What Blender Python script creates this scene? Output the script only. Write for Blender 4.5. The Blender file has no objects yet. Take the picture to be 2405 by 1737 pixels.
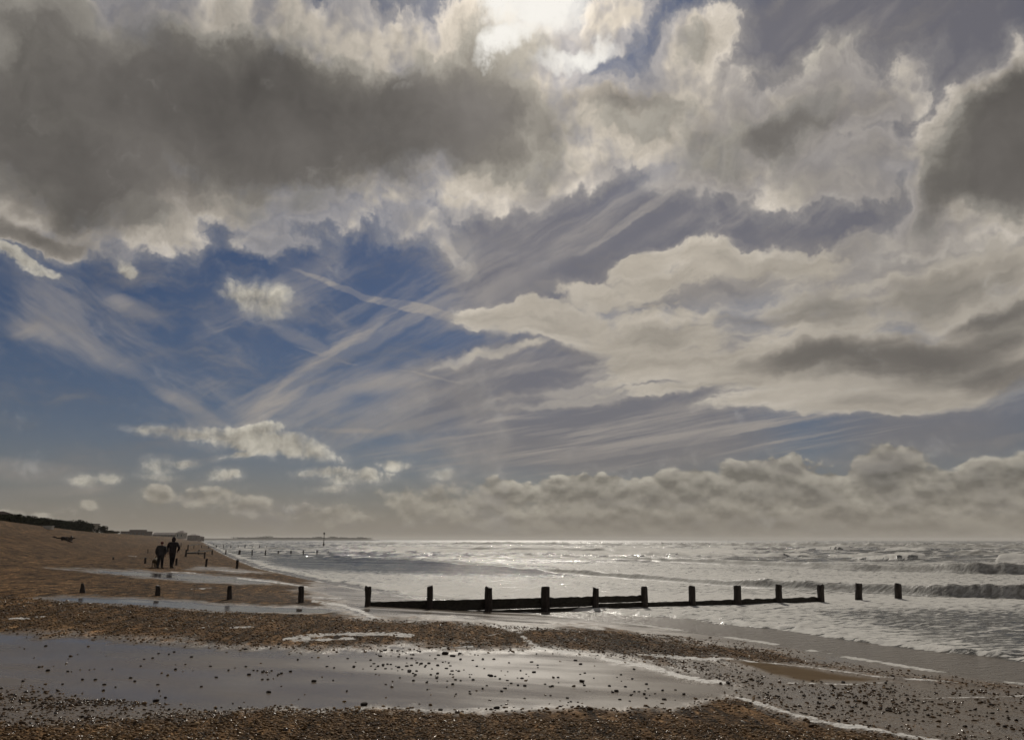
import bpy, bmesh, math, random
import numpy as np
from mathutils import Vector, Matrix

# ------------------------------------------------------------------ camera, sky, sun, exposure
scene = bpy.context.scene
C = scene.collection
PW, PH, FPX = 2405.0, 1737.0, 1870.0          # photograph size and focal length in its pixels
HORIZON = 1267.0
EYE = 2.2                                     # eye height above the sea, metres
PITCH = math.atan((HORIZON - PH / 2) / FPX)
CP, SP = math.cos(PITCH), math.sin(PITCH)

def pix_dir(px, py):
    a = (np.asarray(px, float) - PW / 2) / FPX
    b = (PH / 2 - np.asarray(py, float)) / FPX
    return np.stack([a + 0 * b, CP - SP * b + 0 * a, SP + CP * b + 0 * a], -1)

def project(x, y, z):
    """world point -> photograph pixel"""
    zz = z - EYE
    depth = y * CP + zz * SP
    depth = np.maximum(depth, 1e-3)
    up = -y * SP + zz * CP
    return PW / 2 + FPX * x / depth, PH / 2 - FPX * up / depth

def azel(px, py):
    d = pix_dir(px, py)
    d = d / np.linalg.norm(d)
    return math.degrees(math.atan2(d[0], d[1])), math.degrees(math.asin(d[2]))

cam_d = bpy.data.cameras.new('camera')
cam = bpy.data.objects.new('camera', cam_d)
C.objects.link(cam)
cam.location = (0, 0, EYE)
cam.rotation_euler = (math.pi / 2 + PITCH, math.radians(-0.08), 0)
cam_d.sensor_width = 36.0
cam_d.lens = 36.0 * FPX / PW
cam_d.clip_start = 0.1
cam_d.clip_end = 60000
scene.camera = cam

scene.view_settings.view_transform = 'Standard'
scene.view_settings.look = 'None'
scene.view_settings.exposure = 0.0
scene.view_settings.gamma = 1.0
scene.view_settings.use_curve_mapping = False
scene.render.engine = 'CYCLES'
scene.cycles.use_denoising = True
scene.cycles.use_adaptive_sampling = True
scene.cycles.adaptive_threshold = 0.015
scene.cycles.adaptive_min_samples = 12
scene.cycles.max_bounces = 5
scene.cycles.diffuse_bounces = 2
scene.cycles.glossy_bounces = 3
scene.cycles.transmission_bounces = 2
scene.cycles.volume_bounces = 0
scene.cycles.transparent_max_bounces = 8
scene.cycles.sample_clamp_indirect = 4.0
scene.cycles.caustics_reflective = False
scene.cycles.caustics_refractive = False

SUN_AZ, SUN_EL = azel(1275, 25)
SUN_DIR = Vector((math.sin(math.radians(SUN_AZ)) * math.cos(math.radians(SUN_EL)),
                  math.cos(math.radians(SUN_AZ)) * math.cos(math.radians(SUN_EL)),
                  math.sin(math.radians(SUN_EL))))
sun_d = bpy.data.lights.new('sun', 'SUN')
sun_d.energy = 2.6
sun_d.angle = math.radians(0.9)
sun_d.color = (1.0, 0.93, 0.82)
sun = bpy.data.objects.new('sun', sun_d)
C.objects.link(sun)
sun.location = (0, 0, 60)
sun.rotation_euler = SUN_DIR.to_track_quat('Z', 'Y').to_euler()

# ------------------------------------------------------------------ what the sky holds: photograph pixels turned into sky directions
AIR_TINT = (0.0140, 0.0163, 0.0210)
HAZE_COL = (0.232, 0.204, 0.168)
CIRRUS_COL = (0.335, 0.308, 0.285)
VEIL_COL = (0.168, 0.158, 0.166)
DARK_COL = (0.112, 0.103, 0.095)
SUN_COL = (0.93, 0.90, 0.84)
BANK_STOPS = [(0.0, (0.29, 0.272, 0.235)), (0.15, (0.345, 0.318, 0.265)), (0.45, (0.245, 0.225, 0.188)), (0.9, (0.15, 0.140, 0.122))]
SMALL_STOPS = [(0.0, (0.34, 0.32, 0.29)), (0.2, (0.44, 0.41, 0.35)), (0.6, (0.40, 0.37, 0.31)), (1.0, (0.3, 0.28, 0.24))]
LAYERED_STOPS = [(0.0, (0.27, 0.25, 0.235)), (0.28, (0.45, 0.408, 0.35)), (0.6, (0.40, 0.36, 0.305)), (1.0, (0.23, 0.21, 0.18))]
GREAT_STOPS = [(0.0, (0.33, 0.31, 0.285)), (0.25, (0.50, 0.455, 0.40)), (0.5, (0.38, 0.345, 0.30)), (0.75, (0.24, 0.225, 0.20)), (1.0, (0.15, 0.14, 0.125))]

CIRRUS_A = [(760, 800, 420, 190, 30, 1), (1250, 820, 500, 220, 20, 1), (1050, 700, 300, 150, 25, 1), (700, 930, 260, 110, 25, .8),
            (1300, 560, 420, 130, 30, 1), (1750, 560, 500, 120, 10, 1), (1900, 130, 420, 130, 35, .9), (980, 980, 320, 90, 15, .9), (1500, 880, 420, 120, 10, .9)]
CIRRUS_B = [(170, 760, 330, 170, -28, 1), (420, 950, 240, 110, -25, .8), (330, 680, 200, 90, -30, .8), (790, 720, 220, 80, -20, .8), (80, 640, 200, 100, -10, .7), (760, 600, 120, 70, -50, .7)]
CIRRUS_C = [(1450, 1040, 420, 75, 8, 1), (1700, 990, 420, 45, 7, .9), (1900, 1030, 320, 40, 7, .7), (1230, 1010, 260, 60, 8, .9), (1150, 1060, 380, 50, 5, .6)]
STREAKS = [(60, 1105, 190, 36, -3, .8), (150, 1150, 150, 22, 3, .6), (760, 850, 300, 26, 40, .9), (640, 960, 190, 20, 38, .7), (880, 700, 230, 11, -13, .9), (1000, 725, 130, 12, -12, 1.0), (870, 800, 180, 26, 30, .6), (720, 805, 120, 22, -24, .7), (770, 840, 90, 4, -14, 1.0), (1010, 885, 110, 4, -10, .7),
           (900, 900, 120, 36, 8, .6), (1000, 990, 190, 16, 17, .8), (1180, 985, 60, 6, 8, 1.0), (1290, 1012, 70, 6, 8, 1.0), (860, 1015, 170, 8, 0, .5), (430, 950, 130, 20, -25, .6), (240, 830, 150, 34, -24, .7), (90, 790, 140, 30, -10, .6), (300, 720, 110, 30, -20, .5),
           (1500, 500, 220, 14, 28, .8), (1400, 520, 200, 40, 35, .5), (1250, 860, 200, 16, 12, .8), (1180, 830, 180, 14, 20, .7), (1400, 830, 180, 14, 10, .7), (1640, 1032, 260, 7, 8, .9), (1480, 1060, 280, 8, 6, .9), (1880, 1030, 190, 5, 8, .8), (1350, 1075, 170, 9, 7, .8), (1750, 1008, 190, 6, 8, .7)]
SUNBREAK = [(1265, 5, 105, 85, 0, 1.0), (1205, 80, 70, 36, 20, .7), (1350, 132, 90, 26, 10, .6), (1190, 15, 60, 45, 0, .6)]
VEIL = [(1250, 900, 420, 150, 10, .8), (1300, 480, 320, 130, 20, .9), (2000, 150, 600, 330, 0, 1.1), (1650, 560, 560, 190, 5, 1.3), (2150, 560, 420, 180, 0, 1.2), (1500, 880, 520, 160, 0, .9), (1450, 1020, 500, 130, 0, .9), (1250, 620, 260, 160, 20, .9), (2200, 1000, 420, 120, 0, .6)]
BANK = [(375, 1168, 60, 34, 0, .42), (480, 1172, 80, 34, 0, .40), (600, 1190, 110, 30, 0, .34), (760, 1205, 220, 30, 0, .34), (1000, 1185, 170, 50, 0, .45), (1180, 1172, 180, 56, 0, .5), (1380, 1165, 190, 64, 0, .65),
        (1600, 1160, 190, 72, 0, .7), (1800, 1145, 190, 78, 0, .75), (1930, 1160, 110, 70, 0, .7), (2080, 1120, 120, 88, 0, .9), (2200, 1160, 120, 80, 0, .7), (2330, 1130, 130, 82, 0, .8), (2430, 1120, 120, 88, 0, .8),
        (205, 1185, 34, 20, 0, .35), (90, 1205, 120, 20, 0, .25), (1750, 1225, 900, 55, 0, .7)]
SMALL = [(600, 700, 86, 40, -4, .62), (645, 712, 62, 40, 0, .5), (540, 697, 44, 16, 0, .4), (308, 634, 30, 22, -35, .45), (620, 1040, 175, 34, -5, .62), (430, 1017, 130, 15, -3, .5), (590, 1020, 90, 24, 10, .5), (560, 1066, 60, 11, 10, .4), (700, 1052, 110, 24, -12, .5),
         (375, 1098, 42, 28, 20, .42), (430, 1088, 38, 13, 0, .4), (378, 1125, 48, 12, 0, .4), (523, 1118, 48, 18, 0, .42), (200, 1130, 40, 16, 0, .4), (255, 1125, 36, 14, 0, .4),
         (760, 1108, 70, 14, 3, .42), (840, 1122, 84, 24, 5, .46), (925, 1096, 42, 18, 0, .44), (780, 1148, 60, 10, 0, .35), (1035, 1112, 36, 16, 0, .4),
         (1920, 135, 60, 18, 38, .4), (1985, 115, 50, 12, 35, .35), (60, 620, 110, 24, -18, .45)]
LAYERED = [(1620, 722, 300, 44, 0, .62), (1440, 705, 150, 34, -6, .5), (1820, 640, 220, 44, -5, .5), (1950, 600, 160, 26, 8, .35), (1500, 840, 200, 22, 6, .4), (1450, 900, 240, 18, 8, .35), (1200, 735, 160, 22, -4, .5), (1700, 905, 300, 18, 4, .4), (1150, 830, 130, 12, 14, .3), (1350, 940, 190, 12, 7, .3), (1500, 630, 110, 34, 20, .5), (1660, 610, 120, 40, -8, .5), (1560, 675, 190, 46, 4, .55), (1760, 690, 230, 60, -6, .6), (1300, 752, 280, 44, -5, .62), (1600, 780, 320, 70, -3, .75), (1900, 720, 340, 90, -5, .75), (2200, 680, 300, 110, 0, .7), (2350, 640, 160, 90, 0, .7),
           (1900, 850, 430, 80, 0, .8), (2250, 860, 320, 100, 0, .8), (1560, 850, 240, 50, 6, .55), (2150, 935, 380, 40, 2, .6), (1850, 930, 230, 30, 5, .5), (2380, 760, 160, 110, 0, .8)]
LAYERED_DARK = [(1980, 825, 280, 42, 4, .8), (2200, 830, 300, 52, 0, 1.0), (2330, 745, 130, 26, 14, .7), (2360, 880, 160, 55, 0, .8), (1560, 705, 120, 16, 0, .4), (1800, 745, 200, 22, -8, .45)]
GREAT = [(150, 280, 420, 330, 0, 1.3), (600, 260, 560, 270, 0, 1.5), (1000, 270, 420, 220, 5, 1.2), (250, 500, 330, 90, 0, .8), (620, 480, 330, 80, 0, .7), (930, 440, 300, 90, 12, .7), (120, 560, 230, 50, 0, .7), (1250, 330, 300, 150, 10, .9),
         (200, 40, 460, 110, 0, .6), (640, 60, 340, 90, 0, .6), (860, 90, 160, 110, 0, .6), (1180, 130, 220, 160, 0, .8), (1480, 280, 330, 140, 5, .85), (1620, 130, 170, 100, 20, .7), (1700, 330, 260, 130, 0, .75), (1800, 400, 200, 60, -5, .5),
         (1880, 290, 210, 130, 25, .85), (2050, 240, 170, 90, 32, .7), (2130, 190, 70, 90, -10, .5), (2000, 400, 260, 90, 5, .6), (2330, 350, 260, 220, 25, 1.3), (2400, 260, 130, 170, 0, 1.0), (2250, 500, 220, 80, 5, .6), (1860, 460, 120, 38, 0, .35),
         (960, 530, 140, 50, -12, .38), (1040, 575, 80, 26, -20, .34), (640, 575, 90, 30, 0, .34), (1120, 480, 140, 40, 14, .4), (1420, 60, 140, 80, 20, .6)]
GREAT_DARK = [(560, 270, 640, 200, 0, 1.3), (250, 400, 420, 160, 0, 1.0), (60, 250, 300, 130, -15, .7), (1000, 260, 380, 140, 5, 1.1), (120, 560, 250, 60, 0, .9), (150, 470, 320, 90, -8, .8), (620, 420, 420, 60, 3, .7), (900, 380, 340, 80, 8, .9), (1180, 300, 160, 90, 0, .6), (1400, 225, 210, 60, -3, .7), (1500, 190, 120, 50, 0, .5),
              (1830, 315, 90, 50, 20, .8), (2010, 250, 140, 40, 25, .5), (2370, 340, 180, 190, 0, 1.4), (2260, 440, 140, 80, 20, .8), (1250, 290, 160, 60, 0, .5), (1640, 300, 60, 40, 40, .4)]

# ------------------------------------------------------------------ node helper
class NT:
    def __init__(self, tree):
        self.t = tree
        self.n = tree.nodes
        self.l = tree.links
    def node(self, kind, **kw):
        nd = self.n.new(kind)
        for k, v in kw.items():
            setattr(nd, k, v)
        return nd
    def put(self, sock, v):
        if isinstance(v, bpy.types.NodeSocket):
            self.l.new(v, sock)
        elif v is not None:
            sock.default_value = v
    def math(self, op, a, b=None, c=None, clamp=False):
        nd = self.node('ShaderNodeMath', operation=op, use_clamp=clamp)
        self.put(nd.inputs[0], a)
        if b is not None: self.put(nd.inputs[1], b)
        if c is not None: self.put(nd.inputs[2], c)
        return nd.outputs[0]
    def vmath(self, op, a, b=None, scale=None):
        nd = self.node('ShaderNodeVectorMath', operation=op)
        self.put(nd.inputs[0], a)
        if b is not None: self.put(nd.inputs[1], b)
        if scale is not None: self.put(nd.inputs['Scale'], scale)
        return nd.outputs['Value'] if op in ('LENGTH', 'DOT_PRODUCT', 'DISTANCE') else nd.outputs[0]
    def noise(self, vec, scale, detail=2, rough=0.5, dist=0.0, dims='2D', color=False, lac=2.0):
        nd = self.node('ShaderNodeTexNoise', noise_dimensions=dims)
        nd.inputs['Scale'].default_value = scale
        nd.inputs['Detail'].default_value = detail
        nd.inputs['Roughness'].default_value = rough
        nd.inputs['Lacunarity'].default_value = lac
        nd.inputs['Distortion'].default_value = dist
        if vec is not None: self.put(nd.inputs['Vector'], vec)
        return nd.outputs['Color'] if color else nd.outputs[0]
    def mapping(self, vec, loc=(0, 0, 0), rot=(0, 0, 0), scale=(1, 1, 1), kind='POINT'):
        nd = self.node('ShaderNodeMapping', vector_type=kind)
        self.put(nd.inputs['Vector'], vec)
        if kind in ('POINT', 'TEXTURE'): nd.inputs['Location'].default_value = loc
        nd.inputs['Rotation'].default_value = rot
        nd.inputs['Scale'].default_value = scale
        return nd.outputs[0]
    def ss(self, v, a, b, lo=0.0, hi=1.0, smooth=True):
        nd = self.node('ShaderNodeMapRange', interpolation_type='SMOOTHSTEP' if smooth else 'LINEAR', clamp=True)
        self.put(nd.inputs[0], v)
        for i, q in zip((1, 2, 3, 4), (a, b, lo, hi)): self.put(nd.inputs[i], q)
        return nd.outputs[0]
    def mix(self, f, a, b, mode='MIX'):
        nd = self.node('ShaderNodeMix', data_type='RGBA', blend_type=mode, clamp_factor=True)
        self.put(nd.inputs[0], f)
        for s, v in ((nd.inputs[6], a), (nd.inputs[7], b)):
            if isinstance(v, bpy.types.NodeSocket): self.l.new(v, s)
            else: s.default_value = (v[0], v[1], v[2], 1)
        return nd.outputs[2]
    def ramp(self, f, stops, interp='LINEAR'):
        nd = self.node('ShaderNodeValToRGB')
        self.put(nd.inputs[0], f)
        cr = nd.color_ramp
        cr.interpolation = interp
        while len(cr.elements) < len(stops): cr.elements.new(0.5)
        for e, (p, c) in zip(cr.elements, stops):
            e.position = p
            e.color = (c[0], c[1], c[2], 1) if not isinstance(c, (int, float)) else (c, c, c, 1)
        return nd.outputs[0]
    def comb(self, x, y, z=0.0):
        nd = self.node('ShaderNodeCombineXYZ')
        for s, v in zip(nd.inputs, (x, y, z)): self.put(s, v)
        return nd.outputs[0]
    def sep(self, v):
        nd = self.node('ShaderNodeSeparateXYZ')
        self.put(nd.inputs[0], v)
        return nd.outputs

# ------------------------------------------------------------------ sky: Nishita air with cloud layers placed by azimuth and elevation
world = bpy.data.worlds.new('World')
scene.world = world
world.use_nodes = True
world.cycles.sampling_method = 'MANUAL'
world.cycles.sample_map_resolution = 256
CHAIN = False
world.node_tree.nodes.clear()
W = NT(world.node_tree)
tc = W.node('ShaderNodeTexCoord')
sx, sy, sz = W.sep(tc.outputs['Generated'])
AZ = W.math('MULTIPLY', W.math('ARCTAN2', sx, sy), 180 / math.pi)
EL = W.math('MULTIPLY', W.math('ARCSINE', sz), 180 / math.pi)
P = W.comb(AZ, EL, 0.0)

sky = W.node('ShaderNodeTexSky', sky_type='NISHITA')
sky.sun_disc = False
sky.sun_elevation = math.radians(SUN_EL)
sky.sun_rotation = math.radians(SUN_AZ)
sky.air_density = 1.0
sky.dust_density = 0.35
sky.ozone_density = 2.5

def jac(px, py):
    a0, e0 = azel(px - 5, py); a1, e1 = azel(px + 5, py)
    a2, e2 = azel(px, py + 5); a3, e3 = azel(px, py - 5)
    return (a1 - a0) / 10, (e3 - e2) / 10

def quad(vec):
    x, y, _ = W.sep(vec)
    return (W.comb(W.math('MULTIPLY', x, x), W.math('MULTIPLY', x, y), W.math('MULTIPLY', y, y)), W.comb(x, y, 1.0))

def blob_field(q, blobs, soft=0.12, start=-0.6):
    """smooth union of ellipses; each (px, py, rx, ry, tilt degrees, thickness)"""
    acc = start
    for (px, py, rx, ry, rot, h) in blobs:
        a, e = azel(px, py)
        ja, je = jac(px, py)
        c, s = math.cos(math.radians(rot)), math.sin(math.radians(rot))
        ix, iy = 1 / (rx * ja) ** 2, 1 / (ry * je) ** 2
        A = c * c * ix + s * s * iy
        B = c * s * (ix - iy) * 2
        D = s * s * ix + c * c * iy
        q2 = q[1]
        if CHAIN and not isinstance(acc, float):          # carries the running value along, so the shader compiles one ellipse at a time
            nd = W.node('ShaderNodeVectorMath', operation='MULTIPLY_ADD')
            W.put(nd.inputs[0], acc); nd.inputs[1].default_value = (1e-9, 1e-9, 0); W.put(nd.inputs[2], q[1])
            q2 = nd.outputs[0]
        l2 = W.vmath('DOT_PRODUCT', q2, (h * (2 * A * a + B * e), h * (B * a + 2 * D * e), h * (1 - A * a * a - B * a * e - D * e * e)))
        l1 = W.vmath('DOT_PRODUCT', q[0], (-h * A, -h * B, -h * D))
        acc = W.math('SMOOTH_MAX', acc, W.math('ADD', l1, l2), soft)
    return acc

# glow of the sun behind thin cloud
SUNV = W.comb(SUN_AZ, SUN_EL, 0.0)
toS = W.vmath('SUBTRACT', SUNV, P)
sepS = W.sep(toS)
sang = W.vmath('LENGTH', W.comb(W.math('MULTIPLY', sepS[0], 0.84), sepS[1], 0.0))
g_wide = W.math('EXPONENT', W.math('MULTIPLY', sang, -1 / 9.0))
g_tight = W.math('EXPONENT', W.math('MULTIPLY', W.math('POWER', sang, 2.0), -1 / 7.0))
sdir = W.vmath('NORMALIZE', toS)

# turbulent displacement of the cloud outlines, finer towards the horizon
wamp = W.ss(EL, 1.0, 24.0, 0.35, 1.0)
w1 = W.noise(P, 0.13, detail=8, rough=0.62, color=True)
w1 = W.vmath('SCALE', W.vmath('SUBTRACT', w1, (0.5, 0.5, 0.5)), scale=W.math('MULTIPLY', wamp, 6.0))
Pw = W.vmath('ADD', P, w1)
qP, qPw = quad(P), quad(Pw)

# ---- clear air
air = W.mix(1.0, sky.outputs[0], (AIR_TINT[0], AIR_TINT[1], AIR_TINT[2]), 'MULTIPLY')
base = air

n_low = W.noise(P, 0.085, detail=4, rough=0.55)
n_lw2 = W.noise(W.vmath('ADD', P, (37.0, 11.0, 0.0)), 0.12, detail=4, rough=0.6)
low = W.math('SUBTRACT', n_low, 0.5)
soft_p = W.ss(n_lw2, 0.40, 0.62)

# ---- cirrus: long fibres, two sets of directions
def fibres(rot, sxs, sys, thr0, thr1, warp):
    q = W.vmath('ADD', P, W.vmath('SCALE', w1, scale=warp))
    m = W.mapping(q, rot=(0, 0, math.radians(rot)), scale=(1 / sxs, 1 / sys, 1), kind='TEXTURE')
    f = W.noise(m, 1.0, detail=6, rough=0.64, dist=0.15)
    return W.ss(f, thr0, thr1)

mA = blob_field(qP, CIRRUS_A, 0.25, 0.0)
mB = blob_field(qP, CIRRUS_B, 0.25, 0.0)
mV = blob_field(qP, VEIL, 0.3, 0.0)
fA = fibres(27, 0.06, 0.36, 0.40, 0.70, 0.30)
fB = fibres(-28, 0.08, 0.30, 0.40, 0.72, 0.30)
fC = fibres(9, 0.05, 1.1, 0.44, 0.74, 0.1)
mC = blob_field(qP, CIRRUS_C, 0.25, 0.0)
base = W.mix(W.math('MULTIPLY', W.ss(W.math('MULTIPLY_ADD', low, 0.5, mV), 0.0, 0.75), 0.78), base, VEIL_COL)
base = W.mix(W.math('MULTIPLY', W.math('MULTIPLY', fB, W.ss(W.math('MULTIPLY_ADD', low, 1.6, mB), 0.0, 0.9)), 0.5), base, CIRRUS_COL)
base = W.mix(W.math('MULTIPLY', W.math('MULTIPLY', fA, W.ss(W.math('MULTIPLY_ADD', low, 2.0, mA), 0.0, 1.0)), 0.58), base, CIRRUS_COL)
base = W.mix(W.math('MULTIPLY', W.math('MULTIPLY', fC, W.ss(mC, 0.0, 0.5)), 0.85), base, CIRRUS_COL)

mS = blob_field(quad(W.vmath('ADD', P, W.vmath('SCALE', w1, scale=0.3))), STREAKS, 0.1, 0.0)
fS = W.ss(fA, 0.0, 1.0, 0.35, 1.0)
base = W.mix(W.math('MULTIPLY', W.math('MULTIPLY', W.ss(mS, 0.0, 0.7), fS), 0.8), base, CIRRUS_COL)

# ---- haze towards the horizon
hz = W.math('EXPONENT', W.math('MULTIPLY', W.math('MAXIMUM', EL, 0.0), -1 / 4.2))
base = W.mix(W.math('MULTIPLY', hz, 0.96), base, HAZE_COL)

# ---- cloud away from the mapped view: same kind of broken cloud all round
n_big = W.noise(P, 0.045, detail=6, rough=0.55)
out_az = W.ss(W.math('ABSOLUTE', AZ), 36.0, 44.0)
out_el = W.ss(EL, 38.0, 45.0)
out_m = W.math('MAXIMUM', out_az, out_el)
generic = W.math('MULTIPLY_ADD', W.math('SUBTRACT', n_big, 0.47), 3.2, W.math('MULTIPLY_ADD', out_m, 1.0, -1.0))

def puff(vec, scale, detail, rough, delta):
    a = W.noise(vec, scale, detail=detail, rough=rough)
    b = W.noise(W.vmath('ADD', vec, W.vmath('SCALE', sdir, scale=delta)), scale, detail=max(2, detail - 2), rough=rough)
    return a, W.math('SUBTRACT', a, b)

def layer(base, T, n, emb, k, klow, soft, stops, ek, tone=None, opac=1.0, veil=0.35, kc=0.5):
    """cloud over base: outline from T with noise, edge softness varying from place to place, tone from thickness"""
    hi = W.math('SUBTRACT', n, 0.5)
    tl = W.math('MULTIPLY_ADD', low, klow, T)
    t = W.math('MULTIPLY_ADD', hi, k, tl)
    edge = W.math('MULTIPLY_ADD', soft_p, soft[1] - soft[0], soft[0])
    nd = W.node('ShaderNodeMapRange', interpolation_type='SMOOTHSTEP', clamp=True)
    W.put(nd.inputs[0], t); W.put(nd.inputs[1], W.math('MULTIPLY', edge, -0.25)); W.put(nd.inputs[2], edge)
    al = W.math('MULTIPLY', nd.outputs[0], opac)
    tv = W.math('MULTIPLY', W.ss(t, -0.55, 0.35), veil)
    al = W.math('MAXIMUM', al, tv)
    col = W.ramp(W.math('MULTIPLY_ADD', hi, kc, tl), stops, 'EASE')
    lum = W.math('MULTIPLY_ADD', emb, ek, 1.0)
    lum = W.math('MAXIMUM', lum, 0.6)
    lum = W.math('MINIMUM', lum, 1.45)
    col = W.vmath('SCALE', col, scale=lum)
    if tone is not None: col = W.mix(1.0, col, tone, 'MULTIPLY')
    return W.mix(al, base, col), al

# sunward clouds glow
glow = W.vmath('SCALE', (1.0, 0.93, 0.80), scale=W.math('MULTIPLY', g_wide, 0.75))
lift = W.vmath('ADD', (1.0, 1.0, 1.0), glow)

# ---- horizon bank and small cumulus
mapB = W.mapping(W.vmath('ADD', P, W.vmath('SCALE', w1, scale=0.3)), scale=(0.8, 1.25, 1))
def cauli(vec):
    v = W.node('ShaderNodeTexVoronoi', feature='SMOOTH_F1', voronoi_dimensions='2D')
    v.inputs['Scale'].default_value = 0.55
    v.inputs['Detail'].default_value = 2.5
    v.inputs['Roughness'].default_value = 0.5
    v.inputs['Smoothness'].default_value = 0.6
    W.put(v.inputs['Vector'], vec)
    return W.math('SUBTRACT', 1.0, v.outputs['Distance'])
nB0, eB0 = puff(mapB, 0.62, 6, 0.58, 0.55)
c1 = cauli(mapB)
c2 = cauli(W.vmath('ADD', mapB, (0.05, 0.55, 0.0)))
nB = W.math('MULTIPLY_ADD', nB0, 0.72, W.math('MULTIPLY_ADD', c1, 0.34, -0.07))
eB = W.math('MULTIPLY_ADD', eB0, 0.45, W.math('MULTIPLY', W.math('SUBTRACT', c1, c2), 0.45))
qB = quad(W.vmath('ADD', P, W.vmath('SCALE', w1, scale=0.55)))
T_bank = blob_field(qB, BANK, 0.10)
base, _ = layer(base, T_bank, nB, eB, 1.0, 0.15, (0.08, 0.30), BANK_STOPS, 2.4, None, 0.9, 0.2, 0.9)
hz2 = W.math('EXPONENT', W.math('MULTIPLY', W.math('MAXIMUM', EL, 0.0), -1 / 2.0))
base = W.mix(W.math('MULTIPLY', hz2, 1.0), base, HAZE_COL)

nS, eS = puff(W.vmath('ADD', P, W.vmath('SCALE', w1, scale=0.6)), 0.62, 6, 0.60, 0.6)
T_cum = blob_field(qB, SMALL, 0.08)
base, _ = layer(base, T_cum, nS, eS, 1.25, 0.05, (0.34, 0.85), SMALL_STOPS, 1.5, None, 0.92, 0.26, 0.9)

# ---- layered cloud over the sea
Pm = W.vmath('ADD', P, W.vmath('SCALE', w1, scale=0.85))
qM = quad(Pm)
mapM = W.mapping(Pm, rot=(0, 0, math.radians(4)), scale=(1 / 0.10, 1 / 0.42, 1), kind='TEXTURE')
nM, eM = puff(mapM, 1.0, 8, 0.62, 0.35)
T_mid = W.math('ADD', blob_field(qM, LAYERED, 0.16), 0.12)
T_midd = blob_field(qM, LAYERED_DARK, 0.16, 0.0)
base, _ = layer(base, T_mid, nM, eM, 1.9, 0.6, (0.35, 1.0), LAYERED_STOPS, 1.0, lift, 0.95, 0.5, 0.8)
dk = W.math('MULTIPLY', W.ss(W.math('MULTIPLY_ADD', W.math('SUBTRACT', nM, 0.5), 1.2, T_midd), -0.1, 1.0), 0.78)
base = W.mix(dk, base, DARK_COL)

# ---- the great cloud overhead
nT, eT = puff(Pw, 0.30, 8, 0.62, 0.7)
T_top = W.math('SMOOTH_MAX', blob_field(qPw, GREAT, 0.22), generic, 0.1)
T_drk = blob_field(qPw, GREAT_DARK, 0.2, 0.0)
base, aT = layer(base, T_top, nT, eT, 1.0, 0.75, (0.36, 1.25), GREAT_STOPS, 1.0, lift, 1.0, 0.46, 0.9)
dkt = W.math('MULTIPLY_ADD', W.math('SUBTRACT', nT, 0.5), 0.28, W.math('MULTIPLY_ADD', W.math('SUBTRACT', n_lw2, 0.5), 1.1, T_drk))
dk2 = W.math('MULTIPLY', W.ss(dkt, -0.10, 1.05), W.ss(sang, 2.0, 7.5))
drk = W.vmath('SCALE', W.mix(0.0, DARK_COL, DARK_COL), scale=W.math('MULTIPLY_ADD', W.math('SUBTRACT', n_low, 0.45), 1.5, W.math('MULTIPLY_ADD', eT, 0.22, 1.0)))
base = W.mix(W.math('MULTIPLY', W.math('MULTIPLY', dk2, aT), 0.92), base, drk)

# ---- the sun itself shining through
sunT = W.math('MULTIPLY_ADD', W.math('SUBTRACT', nT, 0.5), 1.3, blob_field(qPw, SUNBREAK, 0.2, -0.6))
base = W.mix(W.math('MULTIPLY', g_wide, 0.8), base, W.vmath('SCALE', base, scale=1.75))
base = W.mix(W.ss(sunT, -0.45, 0.85), base, SUN_COL)

# below the horizon
base = W.mix(W.ss(EL, -1.2, -0.2), (0.10, 0.10, 0.09), base)
bg = W.node('ShaderNodeBackground')
bg.inputs['Strength'].default_value = 0.1
W.l.new(W.vmath('SCALE', base, scale=10.0), bg.inputs['Color'])
wo = W.node('ShaderNodeOutputWorld')
W.l.new(bg.outputs[0], wo.inputs['Surface'])

# ------------------------------------------------------------------ numpy noise and geometry helpers
RNG = np.random.default_rng(7)
_TAB = RNG.random((256, 256)).astype(np.float64)

def vnoise(x, y):
    xi, yi = np.floor(x).astype(np.int64), np.floor(y).astype(np.int64)
    fx, fy = x - xi, y - yi
    fx, fy = fx * fx * fx * (fx * (fx * 6 - 15) + 10), fy * fy * fy * (fy * (fy * 6 - 15) + 10)
    a, b = _TAB[xi & 255, yi & 255], _TAB[(xi + 1) & 255, yi & 255]
    c, d = _TAB[xi & 255, (yi + 1) & 255], _TAB[(xi + 1) & 255, (yi + 1) & 255]
    return (a * (1 - fx) + b * fx) * (1 - fy) + (c * (1 - fx) + d * fx) * fy

def fbm(x, y, octv=4, gain=0.5):
    s, a, t = 0.0, 1.0, 0.0
    for i in range(octv):
        s = s + a * vnoise(x + 17.3 * i, y - 9.1 * i)
        t += a
        a *= gain
        x, y = x * 2.03, y * 2.03
    return s / t                                  # 0..1, mean 0.5

def sstep(v, a, b):
    t = np.clip((v - a) / (b - a), 0, 1)
    return t * t * (3 - 2 * t)

def polyline_dist(x, y, pts):
    """distance to a polyline, parameter along it (0..n-1) and side sign"""
    best = np.full(x.shape, 1e18); par = np.zeros(x.shape); side = np.zeros(x.shape)
    for i in range(len(pts) - 1):
        (ax, ay), (bx, by) = pts[i], pts[i + 1]
        dx, dy = bx - ax, by - ay
        L2 = dx * dx + dy * dy
        t = np.clip(((x - ax) * dx + (y - ay) * dy) / L2, 0, 1)
        ex, ey = x - (ax + t * dx), y - (ay + t * dy)
        d = ex * ex + ey * ey
        m = d < best
        best = np.where(m, d, best)
        par = np.where(m, i + t, par)
        side = np.where(m, dx * ey - dy * ex, side)
    return np.sqrt(best), par, np.sign(side)

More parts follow.
